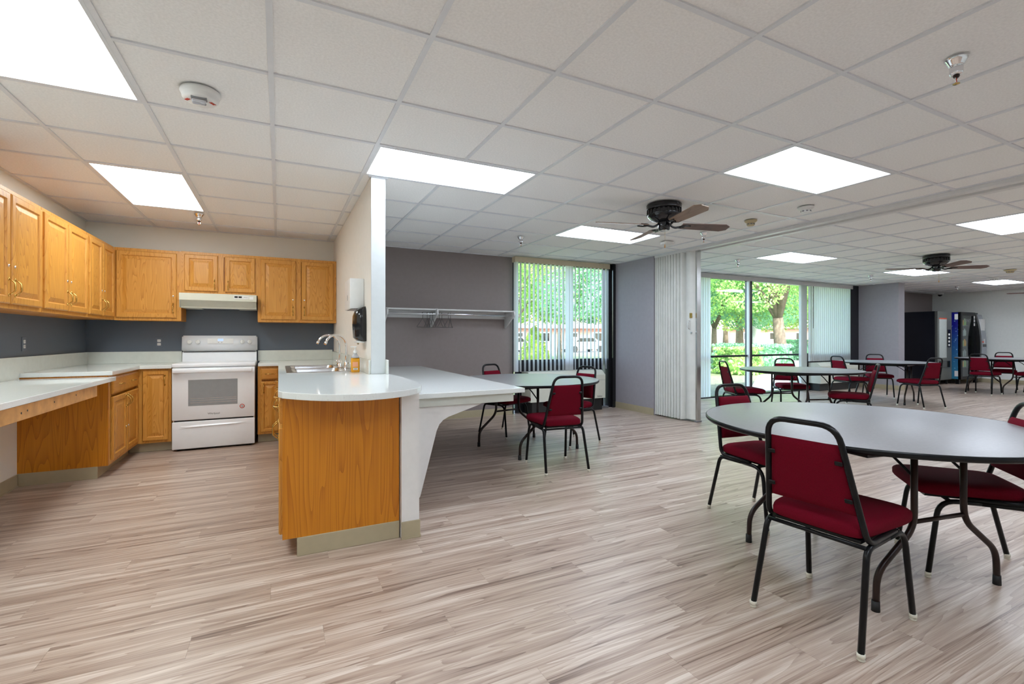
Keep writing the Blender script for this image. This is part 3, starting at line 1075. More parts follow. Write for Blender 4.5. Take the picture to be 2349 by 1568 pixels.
o.parent = w2
o = slab_ob('slab', [(0.03, SY0), (SX0, SY0), (SX0, SY1), (0.03, SY1)], BZ, CT, bev=0)
o.parent = w2
o = slab_ob('slab', [(SX1, SY0), (0.675, SY0), (0.675, SY1), (SX1, SY1)], BZ, CT, bev=0)
o.parent = w2
SPL = 1.03
tag(MB().prism([(-1.6, 0.8555), (2.550, 0.8555), (2.550, CT + 0.0005), (YW - 0.02, CT + 0.0005), (YW - 0.02, SPL), (-1.6, SPL)], XL + 0.001, XL + 0.019, 'x').ob('splash_board', 'splash_stone'), 'pale stone upstand along the kitchen side wall', 'upstand')
tag(MB().box(XL, -0.968, YW - 0.018, YW, CT, SPL, 0.002).ob('splash_board', 'splash_stone'), 'pale stone upstand behind the worktop left of the range', 'upstand')
bpy.data.objects['splash_board.001']['label'] = 'pale stone upstand between kitchen corner and range'
tag(MB().box(-0.195, 0.662, YW - 0.018, YW, CT, SPL, 0.002).ob('splash_board', 'splash_stone'), 'pale stone upstand between range and stub wall', 'upstand')
t = thing('splash_board', 'pale stone upstand wrapped round the stub wall end by the soap', 'upstand', (0, 0, 0))
MB().box(0.660, 0.678, 1.25, YW - 0.018, CT, SPL - 0.02, 0.002).ob('board', 'splash_stone', t)
MB().box(0.787, 0.805, 1.20, 1.75, CT, SPL - 0.02, 0.002).ob('board', 'splash_stone', t)

# lower counter on the side wall
LC = 0.855
t = thing('counter', 'lower white counter with a pine apron on the kitchen side wall', 'counter', (0, 0, 0))
o = slab_ob('slab', [(XL, -1.6), (-1.205, -1.6), (-1.205, 2.545), (XL, 2.545)], LC - 0.035, LC)
o.parent = t
MB().box(-1.245, -1.215, -1.6, 2.12, LC - 0.12, LC - 0.035, 0.002).ob('apron', 'pine', t)
for y in (-1.6, 0.2, 2.0):
    MB().box(XL, -1.245, y, y + 0.04, LC - 0.12, LC - 0.035).ob('bearer', 'pine', t)
MB().box(XL + 0.002, XL + 0.04, -1.6, 2.54, LC - 0.12, LC - 0.035).ob('wall_cleat', 'pine', t)
for (yy, zz) in ((1.0, 0.78), (0.93, 0.775), (1.35, 0.785), (1.7, 0.79)):
    MB().lathe([(0, 0.001), (0.006, 0.001), (0.006, 0)], 10).xf(Matrix.Rotation(R90, 4, 'Y')).ob('screw_hole', 'print_black', t, (-1.215, yy, zz))

# desk-height counter behind the stub wall
DZ = 0.795
t = thing('counter', 'desk-height white counter on a white gusset behind the stub wall', 'counter', (0, 0, 0))
o = slab_ob('slab', [(0.787, 0.66), (1.745, 0.70), (1.80, 4.04), (0.787, 4.04)], DZ - 0.035, DZ)
o.parent = t
gp = [(0.787, 0.70), (1.45, 0.70), (1.146, 0.608), (1.105, 0.588), (1.075, 0.558), (1.055, 0.515), (0.935, 0.06), (0.915, 0.03), (0.787, 0.03)]
MB().prism(gp, 0.755, 0.775, 'y').ob('gusset', 'wall_white', t)
MB().prism(gp, 3.2, 3.22, 'y').ob('gusset', 'wall_white', t)
MB().box(0.787, 1.66, 0.725, 0.75, DZ - 0.10, DZ - 0.035, 0.002).ob('apron', 'splash_stone', t)
MB().box(1.63, 1.655, 0.75, 4.03, DZ - 0.10, DZ - 0.035, 0.002).ob('apron', 'splash_stone', t)

# ------------------------------------------------------------------ sink, taps, soap
t = thing('sink', 'stainless steel double sink set in the white worktop', 'sink', (0, 0, 0))
rim = MB()
def rrect(x0, x1, y0, y1, r, n=5):
    out = []
    for (cx, cy, a0) in ((x1 - r, y1 - r, 0), (x0 + r, y1 - r, 90), (x0 + r, y0 + r, 180), (x1 - r, y0 + r, 270)):
        for k in range(n + 1):
            a = math.radians(a0 + 90 * k / n)
            out.append((cx + r * math.cos(a), cy + r * math.sin(a)))
    return out
ym = (SY0 + SY1) / 2
rx0, rx1 = SX0 - 0.012, SX1 + 0.012
for (a, b_, c, d_) in ((rx0, rx1, SY0 - 0.012, SY0 + 0.03), (rx0, rx1, SY1 - 0.03, SY1 + 0.012), (rx0, SX0 + 0.03, SY0 + 0.03, SY1 - 0.03), (SX1 - 0.085, rx1, SY0 + 0.03, SY1 - 0.03), (SX0 + 0.03, SX1 - 0.085, ym - 0.02, ym + 0.02)):
    rim.box(a, b_, c, d_, CT - 0.001, CT + 0.006)
rim.ob('rim', 'steel', t)
for (c, d_) in ((SY0 + 0.03, ym - 0.02), (ym + 0.02, SY1 - 0.03)):
    rings = [(0.0, CT + 0.004), (0.006, CT - 0.02), (0.012, CT - 0.15), (0.03, CT - 0.175), (0.06, CT - 0.18)]
    vs, fs = [], []
    for ins, z in rings:
        vs += [(x, y, z) for x, y in rrect(SX0 + 0.03 + ins, SX1 - 0.085 - ins, c + ins, d_ - ins, 0.05)]
    n = len(vs) // len(rings)
    for i in range(len(rings) - 1):
        for k in range(n):
            l = (k + 1) % n
            fs.append((i * n + k, i * n + l, (i + 1) * n + l, (i + 1) * n + k))
    fs.append(tuple((len(rings) - 1) * n + k for k in range(n)))
    bw = MB().add(vs, fs, True).ob('basin', 'steel', t)
    MB().lathe([(0.0, 0.004), (0.028, 0.004), (0.042, 0.001), (0.042, 0)], 18, ((SX0 + SX1) / 2 - 0.03, (c + d_) / 2, CT - 0.18)).ob('drain', 'chrome', bw)

def faucet(label, x, y, rot, R):
    t = thing('faucet', label, 'faucet', (x, y, CT + 0.006), rot, 'kitchen gooseneck taps')
    MB().lathe([(0.0, 0.0), (0.026, 0.0), (0.026, 0.006), (0.019, 0.012), (0.017, 0.05), (0.013, 0.058), (0.0, 0.06)][::-1], 18).ob('base', 'chrome', t)
    top = 0.20
    pts = [(0, 0, 0.05), (0, 0, 0.12), (0, 0, top)]
    for k in range(1, 15):
        a = math.pi * k / 14 * 0.88
        pts.append((-R + R * math.cos(a), 0, top + R * math.sin(a)))
    sp = MB().tube(pts, 0.0105, 12)
    e, e2 = Vector(pts[-1]), Vector(pts[-2])
    dr = (e - e2).normalized()
    sp.tube([e - dr * 0.005, e + dr * 0.022], [0.0125, 0.0125], 12)
    sp.ob('spout', 'chrome', t)
    for s in (-1, 1):
        m = MB().lathe([(0.0, 0.05), (0.010, 0.048), (0.014, 0.03), (0.017, 0.004), (0.02, 0.0)], 14, (0, s * 0.10, 0))
        h = m.ob('valve', 'chrome', t)
        MB().box(-0.045, 0.006, s * 0.10 - 0.006, s * 0.10 + 0.006, 0.045, 0.055, 0.003).ob('lever', 'chrome', h)
    MB().box(-0.022, 0.022, -0.125, 0.125, -0.001, 0.005, 0.002).ob('deck_plate', 'chrome', t)
faucet('chrome gooseneck tap over the rear sink bowl', 0.585, 2.50, 0, 0.105)
faucet('chrome gooseneck tap over the bowl beside the orange soap', 0.595, 2.06, math.radians(25), 0.105)

t = thing('soap_bottle', 'clear pump bottle of orange hand soap by the sink', 'soap bottle', (0.60, 1.535, CT))
bm_ = MB()
vs, fs = [], []
prof = [(0.030, 0.0), (0.034, 0.004), (0.034, 0.105), (0.033, 0.118)]
for s, z in prof:
    vs += [(x * 1.0, y, z) for x, y in rrect(-s, s, -s * 0.72, s * 0.72, s * 0.35, 4)]
n = len(vs) // len(prof)
for i in range(len(prof) - 1):
    for k in range(n):
        l = (k + 1) % n
        fs.append((i * n + k, i * n + l, (i + 1) * n + l, (i + 1) * n + k))
fs += [tuple(range(n)), tuple((len(prof) - 1) * n + k for k in range(n))]
bm_.add(vs, fs, True).ob('liquid', 'soap_orange', t)
MB().lathe([(0.0335, 0.0), (0.031, 0.012), (0.022, 0.026), (0.0145, 0.034), (0.0145, 0.04)], 18, (0, 0, 0.118)).ob('shoulder', 'clear_lens', t)
p = MB().lathe([(0.0165, 0.0), (0.0165, 0.018), (0.008, 0.024), (0.008, 0.03), (0.0045, 0.03), (0.0045, 0.052), (0.0, 0.052)], 16, (0, 0, 0.156)).ob('pump', 'white_plastic', t)
MB().box(-0.038, 0.012, -0.006, 0.006, 0.205, 0.214, 0.002).ob('nozzle', 'white_plastic', p)
lb = MB().box(-0.024, 0.018, -0.0268, -0.0246, 0.045, 0.085).ob('label', 'label_pink', t)
bc = MB().box(-0.018, 0.016, -0.0268, -0.0246, 0.02, 0.036).ob('barcode_label', 'paper_white', t)
for k in range(7):
    MB().box(-0.013 + k * 0.0036, -0.013 + k * 0.0036 + 0.0014 + 0.0008 * (k % 2), -0.0272, -0.0268, 0.022, 0.034).ob('barcode_bar', 'print_black', bc)

# ------------------------------------------------------------------ range and hood
RX0, RX1, RYF, RYB = -0.962, -0.200, 3.40, 4.03
t = thing('range', 'white freestanding electric range with oven window and four knobs', 'range', ((RX0 + RX1) / 2, RYF, 0))
hw = (RX1 - RX0) / 2
D = RYB - RYF
MB().box(-hw + 0.006, hw - 0.006, 0.03, D - 0.01, 0.03, 0.872, 0.002).ob('body', 'appliance', t)
MB().box(-hw + 0.02, hw - 0.02, 0.012, 0.05, 0.015, 0.86).ob('shadow_gap', 'appliance_gap', t)
ck = MB().box(-hw, hw, -0.004, D - 0.07, 0.874, 0.912, 0.008, 2).ob('cooktop', 'appliance', t)
MB().box(-hw + 0.03, hw - 0.03, 0.035, D - 0.11, 0.9118, 0.9135).ob('glass_top', 'appliance', ck)
for (x, y, r) in ((-0.19, 0.15, 0.10), (0.19, 0.15, 0.08), (-0.19, 0.38, 0.08), (0.19, 0.38, 0.10)):
    MB().lathe([(r - 0.002, 0.0005), (r, 0.0005)], 40, (x, y, 0.9136), caps=False).ob('burner_ring', 'print_grey', ck)
dr = MB().box(-hw + 0.004, hw - 0.004, -0.006, 0.028, 0.322, 0.868, 0.006, 2).ob('oven_door', 'appliance', t)
wx0, wx1, wz0, wz1 = -0.236, 0.212, 0.468, 0.742
MB().box(wx0, wx1, -0.0075, -0.004, wz0, wz1, 0.001).ob('oven_window', 'oven_window', dr)
for z in (0.525, 0.545, 0.50):
    MB().box(wx0 + 0.02, wx1 - 0.01, -0.0083, -0.0073, z - 0.0025, z + 0.0025).ob('oven_rack_bar', 'steel', dr)
hd = MB()
hp = fillet([(-hw + 0.03, -0.006, 0.835), (-hw + 0.035, -0.05, 0.835), (hw - 0.035, -0.05, 0.835), (hw - 0.03, -0.006, 0.835)], 0.03)
hd.box(-hw + 0.012, hw - 0.03, -0.055, -0.03, 0.815, 0.857, 0.009, 2)
for s in (-1, 1):
    hd.box(s * (hw - 0.05) - 0.02, s * (hw - 0.05) + 0.02, -0.035, 0.0, 0.818, 0.854, 0.004)
hd.ob('handle', 'appliance', dr)
text('logo', 'Whirlpool', 0.026, 'print_black', dr, (-0.008, -0.0064, 0.378), (R90, 0, 0))
st = MB().lathe([(0.0, 0.001), (0.026, 0.001), (0.026, 0)], 28).xf(Matrix.Rotation(R90, 4, 'X')).ob('sticker', 'paper_white', dr, (0.255, -0.0062, 0.44))
MB().lathe([(0.016, 0.0004), (0.023, 0.0004)], 28, caps=False).xf(Matrix.Rotation(R90, 4, 'X')).ob('sticker_ring', 'print_red', dr, (0.255, -0.0073, 0.44))
text('sticker_print', '$', 0.026, 'print_black', dr, (0.255, -0.0075, 0.44), (R90, 0, 0))
dw = MB().box(-hw + 0.004, hw - 0.004, -0.006, 0.028, 0.022, 0.306, 0.006, 2).ob('drawer', 'appliance', t)
MB().add([(-0.31, -0.0062, 0.262), (0.28, -0.0062, 0.272), (0.30, -0.0062, 0.258), (-0.32, -0.0062, 0.232), (0.20, -0.016, 0.258), (-0.22, -0.016, 0.248)],
         [(0, 1, 4, 5), (1, 2, 4), (2, 3, 5, 4), (3, 0, 5)]).ob('drawer_pull', 'appliance', dw)
for s in (-1, 1):
    for y in (0.08, D - 0.08):
        MB().cyl((s * (hw - 0.05), y, 0), (s * (hw - 0.05), y, 0.03), 0.015).ob('foot', 'rubber', t)
bg = MB()
y0 = D - 0.075
bg.prism([(y0, 0.905), (D - 0.005, 0.905), (D - 0.005, 1.02), (y0 + 0.012, 1.02)], -hw + 0.008, hw - 0.008, 'x')
bg.ob('back_riser', 'appliance', t)
MB().box(-hw + 0.02, hw - 0.02, y0 + 0.004, D - 0.01, 1.018, 1.026).ob('back_gap', 'appliance_gap', t)
bx = MB()
bm2 = bmesh.new()
bmesh.ops.create_cube(bm2, size=1)
for v in bm2.verts:
    v.co = Vector((v.co.x * (2 * hw), 0.0 + (v.co.y * 0.07), v.co.z * 0.185))
    if v.co.z > 0 and v.co.y < 0:
        v.co.y += 0.025
bmesh.ops.bevel(bm2, geom=bm2.edges[:], offset=0.012, segments=2, affect='EDGES')
bm2.verts.index_update()
bx.add([v.co for v in bm2.verts], [[v.index for v in f.verts] for f in bm2.faces], True)
bm2.free()
pn = bx.ob('control_panel', 'appliance', t, (0, y0 + 0.035, 1.118))
tilt = math.atan2(0.025, 0.185)
MB().box(-0.13, 0.13, -0.002, 0.002, -0.03, 0.03).ob('button_panel', 'white_plastic', pn, (0.0, -0.0245, 0.028), (-tilt, 0, 0))
MB().box(-0.027, 0.027, -0.002, 0.002, -0.013, 0.013).ob('display', 'clock_face', pn, (0.0, -0.0262, 0.042), (-tilt, 0, 0))
for x in (-0.02, 0.012):
    MB().box(-0.006, 0.006, -0.001, 0.001, -0.003, 0.003).ob('button', 'print_grey', pn, (x, -0.0285, 0.013), (-tilt, 0, 0))
for x in (-0.305, -0.225, 0.225, 0.30):
    k = MB().lathe([(0.024, 0.0), (0.024, 0.012), (0.020, 0.018), (0.0, 0.018)], 20).xf(Matrix.Rotation(R90, 4, 'X'))
    kn = k.ob('knob', 'white_plastic', pn, (x, -0.026, 0.018), (-tilt, 0, 0))
    MB().box(-0.0045, 0.0045, -0.026, -0.012, -0.022, 0.022, 0.003).ob('knob_grip', 'white_plastic', kn)
    MB().box(-0.001, 0.001, -0.0005, 0.0, 0.03, 0.036).ob('tick', 'print_grey', kn)

t = thing('range_hood', 'almond under-cabinet range hood with two black switches', 'range hood', (-0.562, 3.60, 1.515))
prof = [(0.0, 0.155), (0.0, 0.085), (0.012, 0.072), (0.10, 0.015), (0.10, 0.0), (0.44, 0.0), (0.44, 0.155)]
MB().prism(prof, -0.365, 0.365, 'x').ob('body', 'almond', t)
for s in (-1, 1):
    MB().prism([(0.0, 0.09), (0.012, 0.0), (0.44, 0.0), (0.44, 0.09)], s * 0.365 - 0.002 * (s > 0), s * 0.365 + 0.002 * (s < 0), 'x').ob('side_plate', 'almond', t)
MB().box(-0.367, 0.367, -0.003, 0.0, 0.08, 0.156, 0.001).ob('front_lip', 'almond', t)
MB().box(-0.18, 0.18, 0.14, 0.40, -0.004, 0.0).ob('grease_filter', 'steel', t)
sw = MB().box(0.14, 0.29, -0.005, -0.003, 0.105, 0.145, 0.001).ob('switch_plate', 'white_plastic', t)
for x in (0.165, 0.205):
    MB().box(x - 0.016, x + 0.016, -0.009, -0.005, 0.118, 0.137, 0.001).ob('switch', 'black_gloss', sw)
text('switch_print', 'allure', 0.016, 'print_grey', sw, (0.258, -0.0053, 0.127), (R90, 0, 0))
MB().box(0.295, 0.335, -0.004, -0.003, 0.105, 0.137).ob('sticker', 'paper_white', t)

# ------------------------------------------------------------------ on the stub wall
t = thing('towel_dispenser', 'white metal paper towel dispenser on the stub wall', 'towel dispenser', (PX0, 1.76, 1.428))
MB().box(-0.115, 0.0, -0.17, 0.17, 0.0, 0.255, 0.006, 2).ob('case', 'white_plastic', t)
MB().box(-0.117, -0.1145, -0.03, -0.018, 0.075, 0.12).ob('slot', 'print_grey', t)
MB().box(-0.10, -0.02, -0.15, 0.15, -0.004, 0.001).ob('towel_opening', 'grey_plastic', t)
tw = []
pts_ = []
m = MB()
for k in range(9):
    z = 0.0 + 0.13 * k / 8
    x = -0.05 + 0.012 * math.sin(k * 2.1)
    pts_.append((x, z))
vs = [(x - 0.035, 0.178 + 0.012 * math.sin(i * 1.7), z) for i, (x, z) in enumerate(pts_)] + [(x + 0.03, 0.182 + 0.012 * math.cos(i * 1.3), z) for i, (x, z) in enumerate(pts_)]
fs = [(i, i + 1, 10 + i, 9 + i) for i in range(8)]
m.add(vs, fs, True).ob('paper', 'paper_white', t)

t = thing('soap_dispenser', 'glossy black soap dispenser with rounded top on the stub wall', 'soap dispenser', (PX0, 1.57, 1.155))
vs, fs = [], []
prof = [(0.0, 0.098, 0.055), (0.03, 0.10, 0.088), (0.14, 0.10, 0.095), (0.21, 0.098, 0.092), (0.25, 0.092, 0.078), (0.275, 0.08, 0.05), (0.287, 0.065, 0.02), (0.29, 0.055, 0.004)]
for z, w, dpt in prof:
    for k in range(13):
        a = math.pi * k / 12
        c, s = math.cos(a), math.sin(a)
        vs.append((-dpt * abs(s) ** 0.6, w * (abs(c) ** 0.6) * (1 if c >= 0 else -1), z))
n = 13
for i in range(len(prof) - 1):
    for k in range(n - 1):
        fs.append((i * n + k, i * n + k + 1, (i + 1) * n + k + 1, (i + 1) * n + k))
fs += [tuple(range(n)), tuple((len(prof) - 1) * n + k for k in range(n))]
fs += [(i * n, (i + 1) * n, (i + 1) * n + n - 1, i * n + n - 1) for i in range(len(prof) - 1)]
MB().add(vs, fs, True).ob('shell', 'black_gloss', t)
MB().box(-0.075, -0.01, -0.08, 0.08, -0.012, 0.004, 0.003).ob('base_plate', 'white_plastic', t)
MB().cyl((-0.05, 0.02, -0.028), (-0.05, 0.02, -0.01), 0.006, 0.01).ob('nozzle', 'beige_plastic', t)

def outlet(label, loc, rotz):
    t = thing('power_outlet', label, 'outlet', loc, rotz, 'painted wall outlets')
    MB().box(-0.035, 0.035, -0.005, 0.0, -0.058, 0.058, 0.002).ob('cover_plate', 'blue_plate', t)
    for z in (-0.02, 0.02):
        r = MB().box(-0.0165, 0.0165, -0.0075, -0.004, z - 0.0145, z + 0.0145, 0.003).ob('receptacle', 'white_plastic', t)
        for x in (-0.006, 0.006):
            MB().box(x - 0.001, x + 0.001, -0.0079, -0.0074, z - 0.001, z + 0.007).ob('slot', 'print_black', r)
outlet('white outlet in a painted plate on the side wall above the step in the counters', (XL, 2.673, 1.132), R90)
outlet('white outlet in a painted plate on the back wall beside the range', (-1.186, YW, 1.132), 0)

t = thing('wooden_peg', 'small tan wooden peg standing behind the stub wall end', 'peg', (0.797, 1.45, SPL - 0.02))
MB().lathe([(0.007, 0.0), (0.007, 0.018), (0.011, 0.02), (0.011, 0.075), (0.009, 0.084), (0.0, 0.085)], 12).ob('body', 'pine', t)
MB().cyl((0, 0, 0.0), (0, 0, 0.02), 0.008).ob('collar', 'brass', t)

# ------------------------------------------------------------------ coat rack and hangers
t = thing('coat_rack', 'white wall shelf with a chrome hanging rail on the taupe wall', 'coat rack', (0, YW, 0))
SXA, SXB = 1.30, 3.17
MB().box(SXA, SXB, -0.30, -0.0, 1.565, 1.585, 0.003).ob('shelf', 'white_trim', t)
MB().box(SXA, SXB, -0.02, 0.0, 1.47, 1.565).ob('wall_cleat', 'white_trim', t)
MB().cyl((SXA, -0.25, 1.515), (SXB, -0.25, 1.515), 0.014, n=14).ob('rail', 'chrome', t)
def bracket_poly():
    p = [(0.0, 1.59), (-0.29, 1.59)]
    for k in range(7):
        a = math.radians(100 + 30 * k)
        p.append((-0.285 + 0.045 * math.cos(a) - 0.01, 1.535 + 0.05 * math.sin(a)))
    p += [(-0.24, 1.46), (-0.02, 1.33), (0.0, 1.33)]
    return p
for x in (SXA + 0.01, 1.99, SXB):
    MB().prism(bracket_poly(), x - 0.011, x + 0.011, 'x').ob('bracket', 'white_trim', t)
for x in (1.5, 2.1, 2.6, 3.05):
    MB().lathe([(0, 0.003), (0.008, 0.003), (0.008, 0)], 10).xf(Matrix.Rotation(R90, 4, 'X')).ob('screw', 'print_grey', t, (x, -0.02, 1.52))

def hanger_mesh():
    m = MB()
    r = 0.0032
    hook = [(0.0, 0, -0.065)]
    hook.append((0, 0, -0.02))
    for k in range(11):
        a = math.radians(-60 + 24 * k)
        hook.append((0.018 * math.cos(a) * 0.95, 0, 0.0 + 0.0195 * math.sin(a)))
    m.tube(hook, r, 6)
    tri = fillet([(0, 0, -0.065), (0.20, 0, -0.185), (-0.20, 0, -0.185), (0, 0, -0.065)], 0.018)
    m.tube(tri, r, 6)
    me = m.mesh('wire')
    me.materials.append(MATS['wire_metal'])
    return me
hm = hanger_mesh()
for i, x in enumerate((1.80, 1.865, 1.905, 1.945, 2.04, 2.075, 2.17, 2.20)):
    where = 'left of the middle bracket, towards the stub wall' if x < 1.96 else 'right of the middle bracket, towards the window'
    o = link('coat_hanger', hm, None, (x, YW - 0.25, 1.516), (0, 0, math.radians(52 + (i * 37) % 13)))
    tag(o, 'bare wire coat hanger on the rail, ' + ('between stub wall and middle bracket' if x < 1.99 else 'between middle bracket and window'), 'hanger', 'wire hangers on the coat rail')

# ------------------------------------------------------------------ windows
def slat_mesh(w, h):
    m = MB()
    n = 6
    vs, fs = [], []
    for k in range(n + 1):
        u = -1 + 2 * k / n
        for z in (0, h):
            vs.append((u * w / 2, 0.006 * (1 - u * u), z))
    for k in range(n):
        fs.append((2 * k, 2 * k + 2, 2 * k + 3, 2 * k + 1))
    m.add(vs, fs, True)
    me = m.mesh('slat')
    me.materials.append(MATS['blind_vinyl'])
    return me

FY = 4.10       # frame plane
w1o = struct(MB().box(3.30, 5.19, YW + 0.005, YW + 0.09, 2.37, 2.55).ob('window_1', 'dark_bronze'), 'window with vertical blinds beside the pier')
MB().box(3.30, 3.325, YW + 0.005, YW + 0.09, 0.0, 2.37).ob('frame_jamb', 'dark_bronze', w1o)
MB().box(5.09, 5.19, YW - 0.09, YW + 0.09, 0.0, 2.45).ob('frame_jamb', 'dark_bronze', w1o)
MB().box(5.13, 5.188, YW - 0.16, YW - 0.09, 0.0, 2.44).ob('column_trim', 'black_gloss', w1o)
MB().box(4.35, 4.42, YW + 0.005, YW + 0.09, 0.78, 2.37).ob('mullion', 'dark_bronze', w1o)
MB().box(3.36, 5.05, YW + 0.005, YW + 0.09, 0.72, 0.835).ob('frame_sill', 'dark_bronze', w1o)
MB().box(3.36, 5.05, YW + 0.03, YW + 0.06, 0.0, 0.72).ob('spandrel', 'dark_bronze', w1o)
MB().box(3.325, 4.35, FY - 0.003, FY + 0.003, 0.835, 2.37).ob('pane', 'window_glass', w1o)
MB().box(4.42, 5.05, FY - 0.003, FY + 0.003, 0.835, 2.37).ob('pane', 'window_glass', w1o)

bl = thing('vertical_blind', 'half-open vertical slat blind with a beige valance on the smaller window', 'blind', (0, 3.955, 0))
MB().box(3.27, 5.075, -0.055, -0.045, 2.35, 2.434, 0.002).ob('valance', 'valance', bl)
MB().box(3.27, 3.282, -0.045, 0.05, 2.35, 2.434).ob('valance_return', 'valance', bl)
MB().box(3.32, 5.07, -0.015, 0.03, 2.375, 2.41).ob('head_rail', 'white_trim', bl)
sm = slat_mesh(0.089, 1.70)
x = 3.305
first = True
k = 0
while x < 5.08:
    ang = math.radians(82 if x < 4.375 else 71)      # nearly edge-on, the far half a little more closed
    if k == 0:
        ang = math.radians(4)
        x += 0.01
    elif 4.245 < x < 4.375:
        ang = math.radians(6)
    link('slat', sm, bl, (x, 0, 0.66), (0, 0, ang))
    x += 0.078
    k += 1
MB().cyl((3.375, -0.03, 1.5), (3.375, -0.03, 2.37), 0.004, n=8).ob('wand', 'white_plastic', bl)

def hvac(label, x0, x1, yb, depth, ztop, zb, grille, txt=None):
    t = thing('heating_unit', label, 'heating unit', ((x0 + x1) / 2, yb, 0))
    w = (x1 - x0) / 2
    prof = [(0.0, ztop), (-depth + 0.09, ztop), (-depth, ztop - 0.075), (-depth, zb), (0.0, zb)]
    MB().prism(prof, -w, w, 'x').ob('cover', 'hvac_body', t)
    MB().box(-w + 0.05, w - 0.03, -depth + 0.05, 0.0, 0.0, zb).ob('plinth', 'hvac_base', t)
    for xx in (-w * 0.52, ):
        MB().box(xx - 0.002, xx + 0.002, -depth - 0.001, -depth + 0.002, zb, ztop - 0.08).ob('panel_seam', 'print_grey', t)
    MB().box(-w, w, -depth - 0.001, -depth + 0.003, ztop - 0.16, ztop - 0.156).ob('panel_seam', 'print_grey', t)
    if grille:
        for g in range(4):
            gx = 0.05 + g * 0.13
            gr = MB().box(gx, gx + 0.11, -depth + 0.10, -0.06, ztop, ztop + 0.003).ob('grille', 'grey_plastic', t)
        for g in range(5):
            MB().box(w * 0.25, w - 0.01, -depth - 0.004, -depth, zb + 0.06 + g * 0.03, zb + 0.075 + g * 0.03).ob('louvre', 'hvac_body', t)
        MB().lathe([(0, 0.004), (0.018, 0.004), (0.018, 0)], 12, (w - 0.12, -depth + 0.16, ztop)).ob('knob', 'grey_plastic', t)
    if txt:
        text('nameplate', txt, 0.036, 'print_black', t, (w - 0.11, -depth - 0.001, zb + 0.03), (R90, 0, 0))
    return t
hvac('cream heating cabinet on a black plinth under the smaller window', 3.46, 4.86, 4.05, 0.30, 0.655, 0.20, False, 'Bolivar')
MB_ = MB()
t = thing('floor_pipe_box', 'low dark pipe cover standing in the window corner', 'pipe cover', (4.98, 3.98, 0))
MB().box(-0.09, 0.06, -0.09, 0.06, 0, 0.035, 0.004).ob('plate', 'grey_plastic', t)
MB().cyl((0, 0, 0.035), (0, 0, 0.62), 0.012, n=10).ob('pipe', 'brown_metal', t)

# long window of the second hall
WX0, WX1 = 5.44, 12.66
w2o = struct(MB().box(WX0, WX1, YW + 0.005, YW + 0.12, 2.37, 2.55).ob('window_2', 'dark_bronze'), 'long window wall of the second hall')
MB().box(WX0, WX1, YW + 0.005, YW + 0.12, 0.0, 0.03).ob('frame_sill', 'dark_bronze', w2o)
MB().box(WX0, 10.70, YW + 0.03, YW + 0.10, 0.795, 0.835).ob('frame_rail', 'dark_bronze', w2o)
MB().box(10.70, 12.42, YW + 0.01, YW + 0.12, 0.72, 0.835).ob('frame_rail', 'dark_bronze', w2o)
MB().box(10.70, 12.42, YW + 0.03, YW + 0.10, 0.03, 0.72).ob('spandrel', 'dark_bronze', w2o)
ms = [(5.44, 5.50), (7.17, 7.23), (8.81, 8.89), (10.66, 10.74), (12.40, 12.66)]
for a, b_ in ms:
    MB().box(a, b_, YW + 0.005, YW + 0.12, 0.03, 2.37).ob('mullion', 'dark_bronze', w2o)
MB().box(8.775, 8.812, YW + 0.0, YW + 0.05, 0.03, 2.37).ob('sliding_stile', 'grid_metal', w2o)
MB().box(12.32, 12.655, YW - 0.06, YW + 0.004, 0.0, 2.44).ob('column_trim', 'dark_bronze', w2o)
for (a, b_) in ((5.50, 7.17), (7.23, 8.81), (8.89, 10.66)):
    for (z0, z1) in ((0.03, 0.795), (0.835, 2.37)):
        MB().box(a, b_, YW + 0.062, YW + 0.068, z0, z1).ob('pane', 'window_glass', w2o)
MB().box(10.74, 12.40, YW + 0.062, YW + 0.068, 0.835, 2.37).ob('pane', 'window_glass', w2o)

bl = thing('vertical_blind', 'long vertical blind drawn across the last bay of the long window', 'blind', (0, 3.985, 0))
MB().box(10.40, 12.31, -0.055, -0.045, 2.345, 2.434, 0.002).ob('valance', 'valance_pale', bl)
MB().box(10.42, 12.30, -0.02, 0.02, 2.375, 2.41).ob('head_rail', 'white_trim', bl)
sm2 = slat_mesh(0.089, 1.70)
x = 10.70
while x < 12.30:
    link('slat', sm2, bl, (x, 0, 0.66), (0, 0, math.radians(58)))
    x += 0.078
MB().cyl((10.80, -0.03, 1.4), (10.80, -0.03, 2.37), 0.005, n=8).ob('wand', 'brown_metal', bl)
bl = thing('vertical_blind', 'full-length vertical blind parked open at both sides of the glass doors', 'blind', (0, 3.985, 0))
MB().box(5.45, 10.40, -0.055, -0.045, 2.345, 2.434, 0.002).ob('valance', 'valance_pale', bl)
MB().box(5.46, 10.40, -0.02, 0.02, 2.375, 2.41).ob('head_rail', 'white_trim', bl)
sm3 = slat_mesh(0.089, 2.32)
for k in range(13):
    link('slat', sm3, bl, (6.75 + k * 0.066, 0, 0.035), (0, 0, math.radians(4)))
for k in range(9):
    link('slat', sm3, bl, (10.37 + k * 0.026, 0, 0.035), (0, 0, math.radians(62)))
hvac('cream wall heater with a top grille under the closed blind', 10.78, 12.31, 4.05, 0.27, 0.63, 0.17, True)

